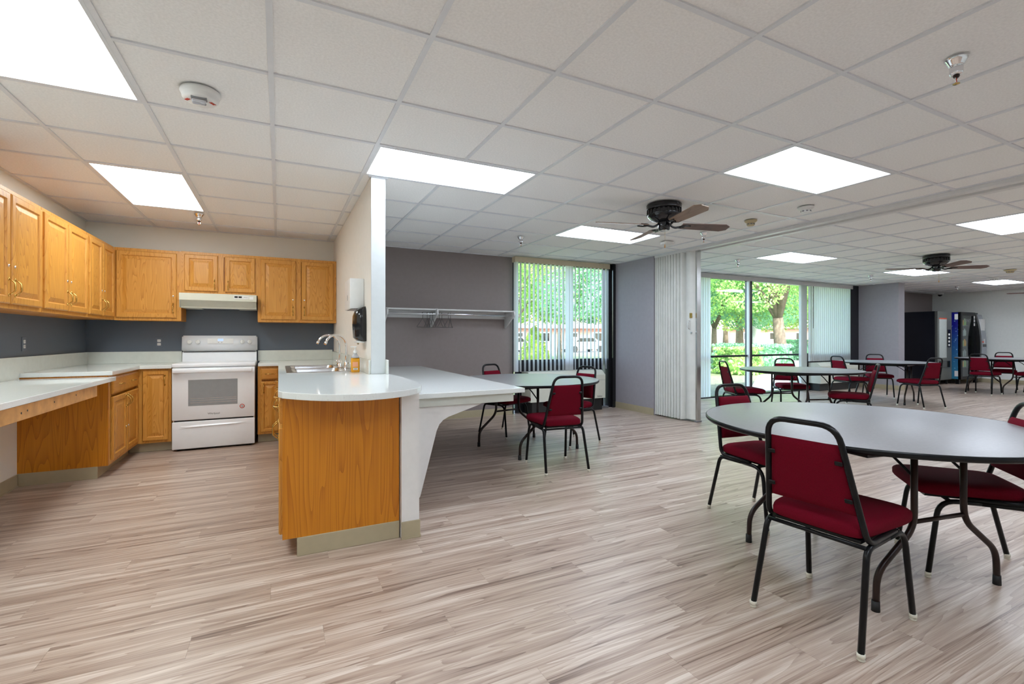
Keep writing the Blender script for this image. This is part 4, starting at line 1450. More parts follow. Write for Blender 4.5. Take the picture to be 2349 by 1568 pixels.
# ------------------------------------------------------------------ folding partition
t = thing('folding_partition', 'off-white accordion folding partition drawn back against the pier', 'partition', (5.325, 2.98, 0))
npl = 11
depth = 0.10
y = 0.0
PH0, PH1 = 0.035, H - 0.03
pitch = 0.05
for k in range(npl):
    pitch = 0.040 + 0.0022 * k
    ya, yb_ = y, y - pitch
    for s in (-1, 1):
        prof = []
        for i in range(9):
            u = i / 8
            prof.append((s * (0.03 + depth * math.sin(math.pi * u) ** 0.6), ya + (yb_ - ya) * u))
        vs = [(px, py, z) for z in (PH0, PH1) for px, py in prof] 
        fs = [(i, i + 1, 9 + i + 1, 9 + i) for i in range(8)]
        MB().add(vs, fs, True).ob('pleat', 'partition_vinyl', t)
        vs = [(px * 1.04, py, z) for z in (0.02, 0.06) for px, py in prof]
        MB().add(vs, fs, True).ob('hem', 'partition_vinyl', t)
    y = yb_
for s in (-1, 1):
    MB().add([(s * 0.035, y, PH0), (s * 0.085, y - 0.03, PH0), (s * 0.075, y - 0.12, PH0), (s * 0.035, y - 0.155, PH0), (s * 0.035, y, PH1), (s * 0.085, y - 0.03, PH1), (s * 0.075, y - 0.12, PH1), (s * 0.035, y - 0.155, PH1)],
             [(0, 1, 5, 4), (1, 2, 6, 5), (2, 3, 7, 6)], True).ob('lead_panel', 'partition_vinyl', t)
MB().box(-0.038, 0.038, y - 0.185, y - 0.155, 0.01, H - 0.02, 0.004).ob('lead_post', 'steel', t)
MB().box(-0.05, 0.05, y - 0.19, y - 0.14, 0.0, 0.02, 0.003).ob('floor_shoe', 'grey_plastic', t)
hd = MB().tube(fillet([(-0.065, y - 0.10, 1.30), (-0.115, y - 0.10, 1.31), (-0.115, y - 0.10, 1.42), (-0.065, y - 0.10, 1.43)], 0.02), 0.006, 8).ob('pull_handle', 'chrome', t)
MB().box(-0.092, -0.07, y - 0.13, y - 0.095, 1.465, 1.535, 0.003).ob('latch', 'brass', t)
MB().box(-0.088, -0.07, y - 0.13, y - 0.11, 1.24, 1.27, 0.003).ob('lock', 'chrome', t)

# ------------------------------------------------------------------ tables and chairs
def make_table():
    t = thing('round_table', '', 'table', (0, 0, 0), 0, 'round folding tables')
    R = 0.762
    MB().lathe([(0.0, 0.7405), (R - 0.006, 0.7405), (R - 0.004, 0.740)][::-1], 72).ob('tabletop', 'laminate', t)
    MB().lathe([(R - 0.005, 0.741), (R, 0.736), (R, 0.722), (R - 0.006, 0.716), (R - 0.03, 0.715), (0.0, 0.715)], 72, caps=False).ob('edge_band', 'black_metal', t)
    MB().box(-0.50, 0.50, -0.42, -0.39, 0.685, 0.716).box(-0.50, 0.50, 0.39, 0.42, 0.685, 0.716).box(-0.52, -0.49, -0.42, 0.42, 0.685, 0.716).box(0.49, 0.52, -0.42, 0.42, 0.685, 0.716).ob('apron_frame', 'black_metal', t)
    for s in (-1, 1):
        y = s * 0.36
        for k in (-1, 1):
            p = fillet([(k * 0.16, y, 0.712), (k * 0.16, y, 0.335), (k * 0.385, y, 0.165), (k * 0.392, y, 0.0)], [0, 0.07, 0.06, 0], 6)
            lg = MB().tube(p, 0.0135, 10).ob('leg', 'brown_metal', t)
            MB().cyl((k * 0.392, y, 0.0), (k * 0.392, y, 0.045), 0.0165, 0.0155, 12).ob('rubber_foot', 'rubber', lg)
            MB().tube([(k * 0.16, y, 0.56), (k * 0.16, y - s * 0.10, 0.64), (k * 0.16, y - s * 0.22, 0.71)], 0.006, 6).ob('brace', 'black_metal', t)
        MB().cyl((-0.16, y, 0.36), (0.16, y, 0.36), 0.010, n=10).ob('crossbar', 'brown_metal', t)
    return t
table0 = make_table()
TABLES = [
    (2.80, -1.115, -10, 'large round grey table standing alone between partition track and viewer, its near chair turned away'),
    (2.445, 1.96, 11, 'round grey table tucked behind the desk-height white counter'),
    (6.62, 1.63, -20, 'round grey table in front of the glass doors'),
    (10.2, 2.28, 14, 'round grey table beside the far grey pier'),
    (14.18, 1.94, -24, 'round grey table in front of the vending machines'),
]
for i, (x, y, a, lab) in enumerate(TABLES):
    o = table0 if i == 0 else copy_tree(table0)
    o.location = (x, y, 0)
    o.rotation_euler.z = math.radians(a)
    o['label'] = lab
bpy.data.objects['round_table']['label'] = 'round grey table with a burgundy chair showing its back, in the open floor'

def make_chair():
    t = thing('banquet_chair', '', 'chair', (0, 0, 0), 0, 'burgundy banquet chairs')
    r = 0.0118
    bp_ = fillet([(0.10, 0.190, 0.400), (-0.140, 0.190, 0.394), (-0.252, 0.131, 0.846), (-0.252, -0.131, 0.846), (-0.140, -0.190, 0.394), (0.10, -0.190, 0.400)], [0, 0.05, 0.07, 0.07, 0.05, 0], 6)
    MB().tube(bp_, r, 8, phase=math.pi / 8).ob('back_frame', 'black_metal', t)
    ax = Vector((-0.252 + 0.140, 0, 0.846 - 0.394))
    nrm = Vector((ax.z, 0, -ax.x)).normalized()
    def bfn(u, v):
        s = 0.23 + (v + 1) / 2 * 0.60
        c = Vector((-0.140, 0, 0.394)) + ax * s
        hw_ = 0.181 - 0.059 * s
        return (c.x + 0.006, u * hw_ * 0.99, c.z), nrm
    MB_pad = pillow(bfn, 12, 10, 0.021, 0.012, 10)
    pad = MB_pad.ob('backrest', 'fabric', t)
    def sfn(u, v):
        c = 1 - 0.10 * abs(u) ** 6 * abs(v) ** 4
        x = 0.055 + 0.222 * u * (1 - 0.05 * abs(v) ** 5)
        hw_ = (0.196 + 0.016 * u) * (1 - 0.09 * abs(u) ** 7)
        return (x, v * hw_, 0.426), (0, 0, 1)
    MB_seat = pillow(sfn, 14, 14, 0.046, 0.026, 8, 0.34)
    MB_seat.ob('seat', 'fabric', t)
    MB().box(-0.15, 0.24, -0.17, 0.17, 0.392, 0.404).ob('seat_pan', 'black_metal', t)
    for s in (-1, 1):
        rear = fillet([(-0.238, s * 0.205, 0.012), (-0.150, s * 0.190, 0.380), (0.03, s * 0.190, 0.384)], 0.04, 5)
        frnt = fillet([(0.238, s * 0.205, 0.012), (0.190, s * 0.190, 0.382), (0.03, s * 0.190, 0.384)], 0.075, 6)
        for p, x in ((rear, -0.238), (frnt, 0.238)):
            lg = MB().tube(p, r, 8, phase=math.pi / 8).ob('leg', 'black_metal', t)
            MB().lathe([(0.0, 0.0), (0.012, 0.0), (0.014, 0.004), (0.009, 0.009), (0.014, 0.012), (0.0145, 0.026), (0.0, 0.026)], 12, (x, s * 0.2055, 0)).ob('glide', 'glide', lg)
        for q in (0.36, 0.68):
            c = Vector((-0.140, 0, 0.394)) + ax * q
            br = MB().box(-0.003, 0.003, -0.014, 0.014, -0.009, 0.009, 0.0028).ob('bracket', 'black_metal', t, (c.x - 0.014, s * (0.168 - 0.059 * q), c.z), (0, math.atan2(ax.x, ax.z), 0))
    MB().cyl((-0.146, -0.188, 0.380), (-0.146, 0.188, 0.380), 0.009, n=8).ob('stretcher', 'black_metal', t)
    MB().cyl((0.15, -0.186, 0.384), (0.15, 0.186, 0.384), 0.009, n=8).ob('stretcher', 'black_metal', t)
    return t
chair0 = make_chair()
CHAIRS = [
    (2.163, -1.325, 5.5, 'burgundy chair with its whole back in view at the open-floor table'),
    (2.895, -0.46, -96, 'burgundy chair across the open-floor table, on the side towards the partition'),
    (3.225, -1.40, 131, 'burgundy chair pushed under the open-floor table, only its seat and legs showing'),
    (5.68, -1.255, 0, 'burgundy chair standing apart past the open-floor table and partition track'),
    (2.315, 1.158, 83, 'burgundy chair with its back in view at the table behind the desk-height counter'),
    (2.525, 2.715, -70, 'burgundy chair by the taupe wall, partly behind the desk-height counter'),
    (3.02, 1.963, 191.6, 'burgundy chair in front of the cream heating cabinet with nameplate'),
    (6.0, 2.1, -28, 'burgundy chair seen edge-on against the glass doors'),
    (7.28, 2.2, 232, 'burgundy chair facing the room before the parked blinds of the glass doors'),
    (6.72, 0.98, 122, 'burgundy chair with a dark frame between the open-floor table and the glass door table'),
    (9.45, 2.5, -18, 'burgundy chair with silver-lit legs before the grilled wall heater'),
    (10.82, 2.69, 219, 'burgundy chair facing the room before the far grey pier'),
    (9.93, 1.61, 71, 'burgundy chair in profile beside the black vending machine front'),
    (13.39, 1.975, 0, 'burgundy chair with its back in view at the table before the vending machines'),
    (14.95, 2.15, 198, 'burgundy chair facing the room before the pale end wall'),
    (14.05, 1.39, 90, 'burgundy chair on the room side of the table before the vending machines'),
]
for i, (x, y, a, lab) in enumerate(CHAIRS):
    o = chair0 if i == 0 else copy_tree(chair0)
    o.location = (x, y, 0)
    o.rotation_euler.z = math.radians(a)
    o['label'] = lab

# ------------------------------------------------------------------ ceiling fans, sprinklers, detectors
def make_fan(label, x, y, a0, mats):
    t = thing('ceiling_fan', label, 'ceiling fan', (x, y, H), 0, 'flush ceiling fans')
    t.scale = (1.02, 1.02, 1.14)
    MB().lathe([(0.0, -0.002), (0.155, -0.002), (0.158, -0.01), (0.154, -0.018), (0.158, -0.026), (0.154, -0.034), (0.156, -0.045)], 40).ob('canopy', 'black_gloss', t)
    h = MB().lathe([(0.150, -0.045), (0.150, -0.085), (0.146, -0.10), (0.115, -0.125), (0.065, -0.14), (0.0, -0.142)], 40).ob('motor_housing', 'black_gloss', t)
    for k in range(24):
        a = 2 * math.pi * k / 24
        MB().box(0.149, 0.155, -0.009, 0.009, -0.084, -0.050, 0.001).ob('vent_rib', 'black_gloss', h, (0, 0, 0), (0, 0, a))
    MB().lathe([(0.05, -0.14), (0.052, -0.15), (0.052, -0.205), (0.046, -0.212), (0.03, -0.214), (0.0, -0.214)], 24).ob('switch_cup', 'black_gloss', t)
    MB().lathe([(0.038, 0.0), (0.034, -0.003), (0.0, -0.004)], 20, (0, 0, -0.214)).ob('bottom_cap', 'steel', t)
    ch = MB().cyl((0.055, 0.0, -0.20), (0.055, 0.0, -0.335), 0.0012, n=6).ob('pull_chain', 'brass', t, (0, 0, 0), (0, 0, -2.2))
    MB().lathe([(0.0, 0.0), (0.003, -0.002), (0.0065, -0.022), (0.004, -0.032), (0.0, -0.033)], 10, (0.055, 0, -0.335)).ob('chain_pull', 'pine', ch)
    for k in range(4):
        a = math.radians(a0 + 90 * k)
        arm = MB()
        arm.tube(fillet([(0.045, 0, -0.155), (0.10, 0, -0.19), (0.16, 0, -0.178), (0.20, 0, -0.176)], 0.03), 0.009, 8)
        for s in (-1, 1):
            arm.tube(fillet([(0.15, 0, -0.178), (0.18, s * 0.045, -0.178), (0.245, s * 0.038, -0.176)], 0.03), 0.006, 6)
        am = arm.ob('blade_arm', 'black_gloss', t, (0, 0, 0), (0, 0, a))
        outl = [(0.17, -0.048), (0.60, -0.066), (0.655, -0.03), (0.655, 0.035), (0.60, 0.066), (0.17, 0.048)]
        bl_ = MB().prism([(x_ - 0.17, y_) for x_, y_ in outl], -0.003, 0.003)
        bl_.xf(Matrix.Rotation(math.radians(-12), 4, 'X'))
        b_ = bl_.ob('blade', mats[k % len(mats)], am, (0.17, 0, -0.17))
    return t
make_fan('black flush ceiling fan with four wood blades near the folding partition', 3.295, 0.82, -16, ['fan_walnut', 'fan_oak', 'fan_oak', 'fan_oak'])
make_fan('black flush ceiling fan with dark blades farther down the second hall', 9.0, 1.03, -38, ['fan_walnut'])
make_fan('ceiling fan with only a blade tip in view by the end wall', 15.95, 1.72, 22, ['fan_walnut'])

def make_sprinkler(label, x, y, s=1.0):
    t = thing('sprinkler', label, 'sprinkler', (x, y, H), 0, 'chrome sprinkler heads')
    MB().lathe([(0.043, 0.0), (0.043, -0.004), (0.037, -0.012), (0.027, -0.030), (0.024, -0.034)], 26).ob('escutcheon', 'chrome', t)
    MB().lathe([(0.0245, -0.032), (0.0245, -0.066), (0.022, -0.072), (0.014, -0.074), (0.0, -0.074)], 22).ob('cup', 'chrome', t)
    MB().lathe([(0.012, -0.074), (0.012, -0.08), (0.008, -0.086), (0.0, -0.086)], 14).ob('neck', 'brown_metal', t)
    for k in (-1, 1):
        MB().tube(fillet([(k * 0.008, 0, -0.082), (k * 0.012, 0, -0.096), (k * 0.004, 0, -0.112)], 0.008), 0.0022, 6).ob('yoke', 'chrome', t)
    MB().cyl((0, 0, -0.084), (0, 0, -0.108), 0.0022, n=8).ob('bulb', 'print_red', t)
    MB().lathe([(0.004, -0.110), (0.013, -0.112), (0.013, -0.1135), (0.0, -0.114)], 16).ob('deflector', 'brass', t)
    return t
for lab, x, y in (('chrome sprinkler head over the kitchen beside the light panel', -0.689, 3.151),
                  ('chrome sprinkler head near the slatted window', 2.734, 2.673),
                  ('large-looking chrome sprinkler head in the bare ceiling over the open-floor table', 2.774, -1.516),
                  ('chrome sprinkler head in front of the glass doors', 6.667, 2.662),
                  ('chrome sprinkler head near the far pier', 10.692, 2.758),
                  ('chrome sprinkler head before the vending machines', 14.846, 2.947),
                  ('chrome sprinkler head under the nearer fan blade by the partition track', 4.588, 1.50)):
    make_sprinkler(lab, x, y)

def make_detector(label, x, y, mat, r=0.065):
    t = thing('smoke_detector', label, 'smoke detector', (x, y, H), 0, 'round smoke detectors')
    MB().lathe([(r, 0.0), (r, -0.010), (r * 0.9, -0.016), (r * 0.62, -0.030)], 30).ob('base', mat, t)
    h = MB().lathe([(r * 0.62, -0.03), (r * 0.60, -0.05), (r * 0.52, -0.058), (0.0, -0.060)], 26).ob('head', mat, t)
    for k in range(8):
        MB().box(r * 0.585, r * 0.625, -0.009, 0.009, -0.047, -0.036).ob('vent', 'grey_plastic', h, (0, 0, 0), (0, 0, 2 * math.pi * k / 8))
make_detector('beige smoke detector beside the partition track', 4.564, 0.856, 'beige_plastic', 0.062)
make_detector('white smoke detector beside the partition track', 4.578, 0.275, 'white_plastic', 0.07)
make_detector('beige smoke detector in the far part of the second hall', 12.116, 1.179, 'beige_plastic', 0.085)
make_detector('white smoke detector by the light panel nearest the end wall', 13.369, 1.804, 'white_plastic', 0.085)
for lab, x, y in (('small white ceiling box behind the nearer fan', 4.588, 2.094), ('small white ceiling box behind the farther fan', 12.657, 2.304)):
    t = thing('junction_box', lab, 'junction box', (x, y, H), 0, 'white ceiling boxes')
    MB().box(-0.07, 0.07, -0.055, 0.055, -0.035, 0.0, 0.004).ob('cover', 'white_plastic', t)
    MB().lathe([(0, -0.0365), (0.004, -0.0365), (0.004, -0.035)], 8, (0.05, 0.0, 0)).ob('screw', 'print_grey', t)

t = thing('fire_alarm', 'round white ceiling fire alarm with a clear strobe and red lettering', 'fire alarm', (-0.325, 0.335, H), 0)
MB().lathe([(0.088, 0.0), (0.090, -0.012), (0.084, -0.024), (0.082, -0.026), (0.080, -0.040), (0.066, -0.052), (0.03, -0.057), (0.0, -0.058)], 40).ob('body', 'white_plastic', t)
MB().box(-0.034, 0.034, -0.060, -0.030, -0.062, -0.040, 0.002).ob('strobe_recess', 'grey_plastic', t)
MB().box(-0.03, 0.03, -0.058, -0.032, -0.082, -0.060, 0.004).ob('strobe_lens', 'clear_lens', t)
MB().lathe([(0.0, -0.0595), (0.004, -0.0595), (0.004, -0.055)], 8, (-0.004, 0.0, 0)).ob('sounder_hole', 'print_black', t)
for s in (-1, 1):
    text('lettering', 'FIRE', 0.021, 'print_red', t, (s * 0.053, -0.014, -0.0560), (math.pi, s * -0.12, math.radians(s * 62)), 0.0012)

t = thing('security_camera', 'small white dome camera in the far ceiling corner', 'camera', (16.62, 3.97, H))
MB().lathe([(0.075, 0.0), (0.075, -0.03), (0.06, -0.045), (0.0, -0.046)], 20).ob('base', 'white_plastic', t)
MB().lathe([(0.052, -0.045), (0.045, -0.07), (0.025, -0.088), (0.0, -0.092)], 18).ob('dome', 'black_gloss', t)

# ------------------------------------------------------------------ vending machines
t = thing('vending_machine', 'tall black vending machine with a narrow grey front beside the alcove pier', 'vending machine', (14.84, 3.32, 0))
MB().box(0.0, 0.72, 0.06, 0.80, 0.12, 1.86, 0.006).ob('case', 'vend_black', t)
MB().box(0.20, 0.75, 0.80, 0.95, 0.10, 1.70, 0.004).ob('rear_housing', 'vend_black', t)
MB().box(0.0, 0.73, 0.0, 0.058, 0.12, 1.86, 0.006).ob('door', 'vend_front', t)
MB().box(0.07, 0.45, -0.006, 0.0, 0.68, 1.66, 0.002).ob('display_panel', 'vend_screen', t)
MB().box(0.07, 0.45, -0.008, -0.001, 1.66, 1.69).ob('red_strip', 'red_paint', t)
k = MB().box(0.50, 0.66, -0.008, 0.0, 0.95, 1.40, 0.002).ob('keypad_panel', 'black_gloss', t)
for q in range(4):
    MB().box(0.53, 0.60, -0.014, -0.008, 0.98 + q * 0.09, 1.03 + q * 0.09, 0.002).ob('button', 'white_plastic', k)
MB().box(0.08, 0.60, -0.02, 0.0, 0.44, 0.60, 0.004).ob('delivery_flap', 'black_gloss', t)
for xx in (0.07, 0.65):
    for yy in (0.08, 0.70):
        MB().cyl((xx, yy, 0.0), (xx, yy, 0.12), 0.028, n=10).ob('foot', 'rubber', t)

t = thing('vending_machine', 'glass-front drinks vending machine with a dewy blue side and curved control column', 'vending machine', (15.64, 3.16, 0))
MB().box(0.0, 0.02, 0.03, 0.90, 0.13, 1.84).ob('blue_side', 'vend_blue', t)
MB().box(0.02, 1.10, 0.42, 0.90, 0.12, 1.85, 0.004).ob('case', 'vend_black', t)
fr_ = MB().box(0.0, 0.09, 0.0, 0.06, 0.12, 1.85).box(0.68, 0.78, 0.0, 0.06, 0.12, 1.85).box(0.09, 0.68, 0.0, 0.06, 0.12, 0.20).box(0.09, 0.68, 0.0, 0.06, 1.76, 1.85).ob('door_frame', 'black_metal', t)
MB().box(0.02, 1.10, 0.06, 0.42, 0.12, 0.16).box(0.02, 1.10, 0.06, 0.42, 1.81, 1.85).box(0.72, 0.78, 0.06, 0.42, 0.16, 1.81).ob('cabinet_shell', 'vend_black', t)
MB().box(0.09, 0.68, 0.40, 0.42, 0.16, 1.81).ob('inner_back', 'vend_screen', t)
MB().box(0.09, 0.68, 0.02, 0.026, 0.20, 1.76).ob('front_glass', 'clear_glass', t)
for q in range(5):
    z = 0.42 + q * 0.27
    sh = MB().box(0.09, 0.68, 0.06, 0.40, z, z + 0.015).ob('shelf', 'steel', t)
    for j in range(4):
        cx_ = 0.16 + j * 0.14
        MB().lathe([(0.028, 0.0), (0.031, 0.02), (0.031, 0.12), (0.012, 0.16), (0.012, 0.18), (0.0, 0.18)], 12, (cx_, 0.14, z + 0.015)).ob('bottle', ['soap_orange', 'vend_screen', 'leaf_green', 'clear_lens'][(q + j * 2) % 4], t)
text('glass_print', 'DRINKS', 0.11, 'print_grey', t, (0.38, 0.018, 1.63), (R90, 0, 0))
col = []
for i in range(13):
    z = 0.12 + 1.68 * i / 12
    u = (z - 0.96) / 0.84
    col.append((-(0.10 * (1 - u * u)) + 0.0, z))
poly = [(p[0], p[1]) for p in col] + [(0.42, 1.80), (0.42, 0.12)]
MB().prism(poly, 0.78, 1.16, 'x').ob('control_column', 'vend_silver', t)
MB().prism([(p[0] - 0.004, p[1]) for p in col] + [(0.0, 1.80), (0.0, 0.12)], 0.775, 0.86, 'x').ob('column_edge', 'black_gloss', t)
MB().box(0.90, 1.12, -0.075, -0.02, 1.28, 1.68).ob('notice', 'paper_white', t)
MB().box(0.93, 1.12, -0.105, -0.03, 0.95, 1.02).ob('coin_slot', 'black_gloss', t)
MB().box(0.90, 0.96, -0.112, -0.10, 1.06, 1.10).ob('red_button', 'red_paint', t)
MB().box(1.0, 1.04, -0.108, -0.09, 1.04, 1.16).ob('card_reader', 'white_plastic', t)
MB().box(0.0, -0.003, 0.06, 0.13, 1.66, 1.80).ob('sticker', 'paper_white', t)
MB().box(0.0, -0.003, 0.06, 0.13, 0.20, 0.34).ob('sticker', 'paper_white', t)
for z in (1.50, 1.60, 1.69):
    MB().box(0.70, 0.76, -0.003, 0.0, z, z + 0.07).ob('sticker', 'paper_white', t)
for xx in (0.06, 1.04):
    for yy in (0.05, 0.80):
        MB().box(xx - 0.04, xx + 0.04, yy, yy + 0.07, 0.0, 0.12).ob('foot', 'black_metal', t)

# ------------------------------------------------------------------ outside: lawn, path, hedges, trees, a low house
GZ = -0.12
lw = MB().add([(-40, 4.5, GZ), (110, 4.5, GZ), (110, 120, GZ), (-40, 120, GZ)], [(0, 1, 2, 3)]).ob('lawn', 'lawn')
struct(lw, 'sunlit lawn outside the windows')
o = MB().add([(5.0, 4.5, GZ + .01), (40, 4.5, GZ + .01), (40, 8.2, GZ + .01), (5, 8.2, GZ + .01)], [(0, 1, 2, 3)]).ob('mulch_bed', 'mulch')
struct(o, 'pale mulch bed along the glass doors')
def strip(name, pts, w, z, mat, lab):
    vs, fs = [], []
    for i, p in enumerate(pts):
        a = Vector(pts[max(0, i - 1)])
        c = Vector(pts[min(len(pts) - 1, i + 1)])
        d = (c - a).normalized()
        n_ = Vector((-d.y, d.x))
        for s in (-1, 1):
            vs.append((p[0] + n_.x * w / 2 * s, p[1] + n_.y * w / 2 * s, z))
    for i in range(len(pts) - 1):
        fs.append((2 * i, 2 * i + 1, 2 * i + 3, 2 * i + 2))
    return struct(MB().add(vs, fs).ob(name, mat), lab)
strip('path_walk', [(10.4, 4.7), (15.1, 7.9), (19.2, 10.1 - 1.0), (22.7, 12.2), (33, 19.0)], 0.9, GZ + 0.02, 'concrete', 'white concrete walk leading away through the hedges')
strip('road', [(-30, 34), (70, 34)], 6, GZ + 0.015, 'asphalt', 'road beyond the lawn')

def leaf_cloud(blobs, n, size, seed):
    rnd = random.Random(seed)
    vs, fs = [], []
    tot = sum(b_[3] * b_[3] for b_ in blobs)
    for (bx_, by_, bz_, br, sq) in [(b_ + (0.8,))[:5] if len(b_) == 4 else b_ for b_ in blobs]:
        m_ = int(n * br * br / tot)
        for _ in range(m_):
            while True:
                d = Vector((rnd.uniform(-1, 1), rnd.uniform(-1, 1), rnd.uniform(-1, 1)))
                if 0.05 < d.length < 1:
                    break
            d = d.normalized() * (d.length ** 0.45)
            c = Vector((bx_ + d.x * br, by_ + d.y * br, bz_ + d.z * br * sq))
            a = Vector((rnd.uniform(-1, 1), rnd.uniform(-1, 1), rnd.uniform(-1, 1))).normalized()
            u = a.orthogonal().normalized()
            w = a.cross(u)
            s = size * rnd.uniform(0.6, 1.3)
            i = len(vs)
            vs += [c - u * s, c - w * s * 0.55, c + u * s, c + w * s * 0.55]
            fs.append((i, i + 1, i + 2, i + 3))
    m_ = MB()
    m_.v = [tuple(v) for v in vs]
    m_.f = fs
    m_.s = [False] * len(fs)
    return m_

def leaf_ob(m_, name, mat, parent):
    me = bpy.data.meshes.new(name)
    me.from_pydata(m_.v, [], m_.f)
    me.materials.append(MATS[mat])
    o = link(name, me, parent)
    o['kind'] = 'stuff'
    return o

def tree(label, x, y, h, cr, mat, seed, lean=0.0, trunk=0.18):
    rnd = random.Random(seed)
    t = thing('tree', label, 'tree', (x, y, GZ), 0, 'trees outside')
    fork = h * 0.24
    m_ = MB()
    m_.tube([(0, 0, -0.05), (lean * 0.3, 0, fork * 0.5), (lean * 0.6, 0, fork)], [trunk * 1.25, trunk, trunk * 0.85], 9)
    m_.ob('trunk', 'bark', t)
    blobs = []
    for k in range(6):
        a = 2 * math.pi * k / 6 + rnd.uniform(-.4, .4)
        e = Vector((lean + math.cos(a) * cr * 0.62, math.sin(a) * cr * 0.62, h * rnd.uniform(0.40, 0.78)))
        mid = Vector((lean * 0.8 + math.cos(a) * cr * 0.22, math.sin(a) * cr * 0.22, fork + (e.z - fork) * 0.55))
        MB().tube([(lean * 0.6, 0, fork * 0.97), mid, e], [trunk * 0.6, trunk * 0.4, trunk * 0.12], 7).ob('branch', 'bark', t)
        blobs.append((e.x, e.y, e.z, cr * rnd.uniform(0.42, 0.58)))
    blobs.append((lean, 0, h * 0.80, cr * 0.62))
    blobs.append((lean, 0, h * 0.55, cr * 0.66))
    for k in range(5):
        a = 2 * math.pi * k / 5 + rnd.uniform(-.4, .4)
        blobs.append((lean + math.cos(a) * cr * 0.7, math.sin(a) * cr * 0.7, h * 0.36, cr * 0.36))
    leaf_ob(leaf_cloud(blobs, 30000, 0.058 * (cr / 3.0) ** 0.8, seed), 'foliage', mat, t)
TREES = [
    ('broad lime green tree in the middle of the view through the glass doors', 26.3, 17.9, 9.0, 5.0, 'leaf_lime', 1, 0.0, 0.24),
    ('blue-green tree beside the parked blind of the glass doors', 19.9, 14.4, 7.5, 3.6, 'leaf_dark', 3, 0.0, 0.14),
    ('leaning tree with a thick dark forked trunk outside the glass doors', 19.2, 10.3, 9.0, 3.4, 'leaf_green', 2, -0.5, 0.24),
    ('green tree behind the leaning tree', 26.3, 12.2, 9.0, 4.2, 'leaf_green', 21, 0, 0.22),
    ('far green tree past the blue-green tree', 38.3, 32.1, 13.0, 7.0, 'leaf_green', 4, 0, 0.3),
    ('far lime tree past the broad lime tree', 49.0, 37.5, 14.0, 7.5, 'leaf_lime', 5, 0, 0.3),
    ('far green tree beyond the pale stone figure', 44.0, 24.0, 12.5, 6.8, 'leaf_green', 6, 0, 0.3),
    ('far dark tree beyond the last window bay', 60.0, 27.3, 14.0, 7.5, 'leaf_dark', 13, 0, 0.3),
    ('green tree by the left jamb of the slatted window', 9.0, 15.6, 7.8, 3.3, 'leaf_green', 7, 0, 0.10),
    ('lime tree in the middle of the slatted window', 13.9, 19.6, 9.0, 4.2, 'leaf_lime', 8, 0, 0.12),
    ('dark green tree beside the mullion of the slatted window', 12.0, 12.4, 7.6, 2.9, 'leaf_dark', 9, 0, 0.10),
    ('big green tree behind the low house, by its left end', 27.0, 53.0, 15, 8.5, 'leaf_green', 10, 0, 0.3),
    ('big lime tree behind the low house, by its right end', 36.5, 48.0, 15, 8.5, 'leaf_lime', 11, 0, 0.3),
]
for a in TREES:
    tree(*a)

def bush(label, x, y, rx, ry, rz, mat, seed, n=1500, cone=False, cat='hedge', group='clipped hedges outside'):
    t = thing('hedge' if not cone else 'shrub', label, cat, (x, y, GZ), 0, group)
    rnd = random.Random(seed)
    vs, fs = [], []
    for _ in range(n):
        a = rnd.uniform(0, 2 * math.pi)
        zz = rnd.random() ** 0.8
        rr = ((1 - zz) ** 0.7 if cone else (1 - zz ** 5) ** 0.4) * rnd.uniform(0.82, 1.02)
        c = Vector((math.cos(a) * rx * rr, math.sin(a) * ry * rr, zz * rz))
        if not cone and rnd.random() < 0.3:
            q = math.sqrt(rnd.random())
            c = Vector((math.cos(a) * rx * q, math.sin(a) * ry * q, rz * rnd.uniform(0.92, 1.0)))
        n_ = Vector((rnd.uniform(-1, 1), rnd.uniform(-1, 1), rnd.uniform(-1, 1))).normalized()
        u = n_.orthogonal().normalized()
        w = n_.cross(u)
        s = 0.075 * rnd.uniform(0.6, 1.3) * max(1, rx / 1.3)
        i = len(vs)
        vs += [c - u * s, c - w * s * .6, c + u * s, c + w * s * .6]
        fs.append((i, i + 1, i + 2, i + 3))
    m_ = MB()
    m_.v = [tuple(v) for v in vs]
    m_.f = fs
    leaf_ob(m_, 'foliage', mat, t)
    MB().lathe([(0.72 * rx, 0.02), (0.80 * rx, 0.3 * rz), (0.62 * rx, 0.75 * rz), (0.1, 0.86 * rz)] if not cone else [(0.7 * rx, 0.02), (0.4 * rx, 0.5 * rz), (0.05, 0.9 * rz)], 16).xf(Matrix.Scale(ry / rx, 4, (0, 1, 0))).ob('core', mat, t)
for i, (lab, x, y, rx, ry, rz, mt) in enumerate([
        ('low clipped hedge behind the parked blind of the glass doors', 13.3, 10.1, 0.9, 0.8, 0.98, 'leaf_dark'),
        ('low clipped hedge left of the door mullion', 15.0, 9.2, 0.85, 0.8, 0.95, 'leaf_green'),
        ('clipped hedge right of the door mullion', 16.8, 9.3, 0.9, 0.85, 1.05, 'leaf_dark'),
        ('clipped hedge on the near side of the white walk', 17.4, 11.2, 1.0, 0.85, 1.05, 'leaf_dark'),
        ('clipped hedge on the far side of the white walk', 18.6, 7.7, 0.9, 0.8, 1.0, 'leaf_green'),
        ('clipped hedge beyond the last window bay', 21.0, 7.4, 1.4, 1.2, 1.1, 'leaf_dark'),
        ('round hedge ball far down the white walk', 27.6, 14.9, 1.2, 1.0, 1.2, 'leaf_dark')]):
    bush(lab, x, y, rx, ry, rz, mt, 50 + i)
bush('pointed bright green conifer before the low house', 11.7, 18.5, 0.95, 0.95, 1.9, 'leaf_lime', 70, 1800, True, 'shrub', 'pointed shrubs outside')
bush('pointed darker conifer nearer the window mullion', 16.6, 17.6, 0.9, 0.9, 1.7, 'leaf_green', 71, 1800, True, 'shrub', 'pointed shrubs outside')

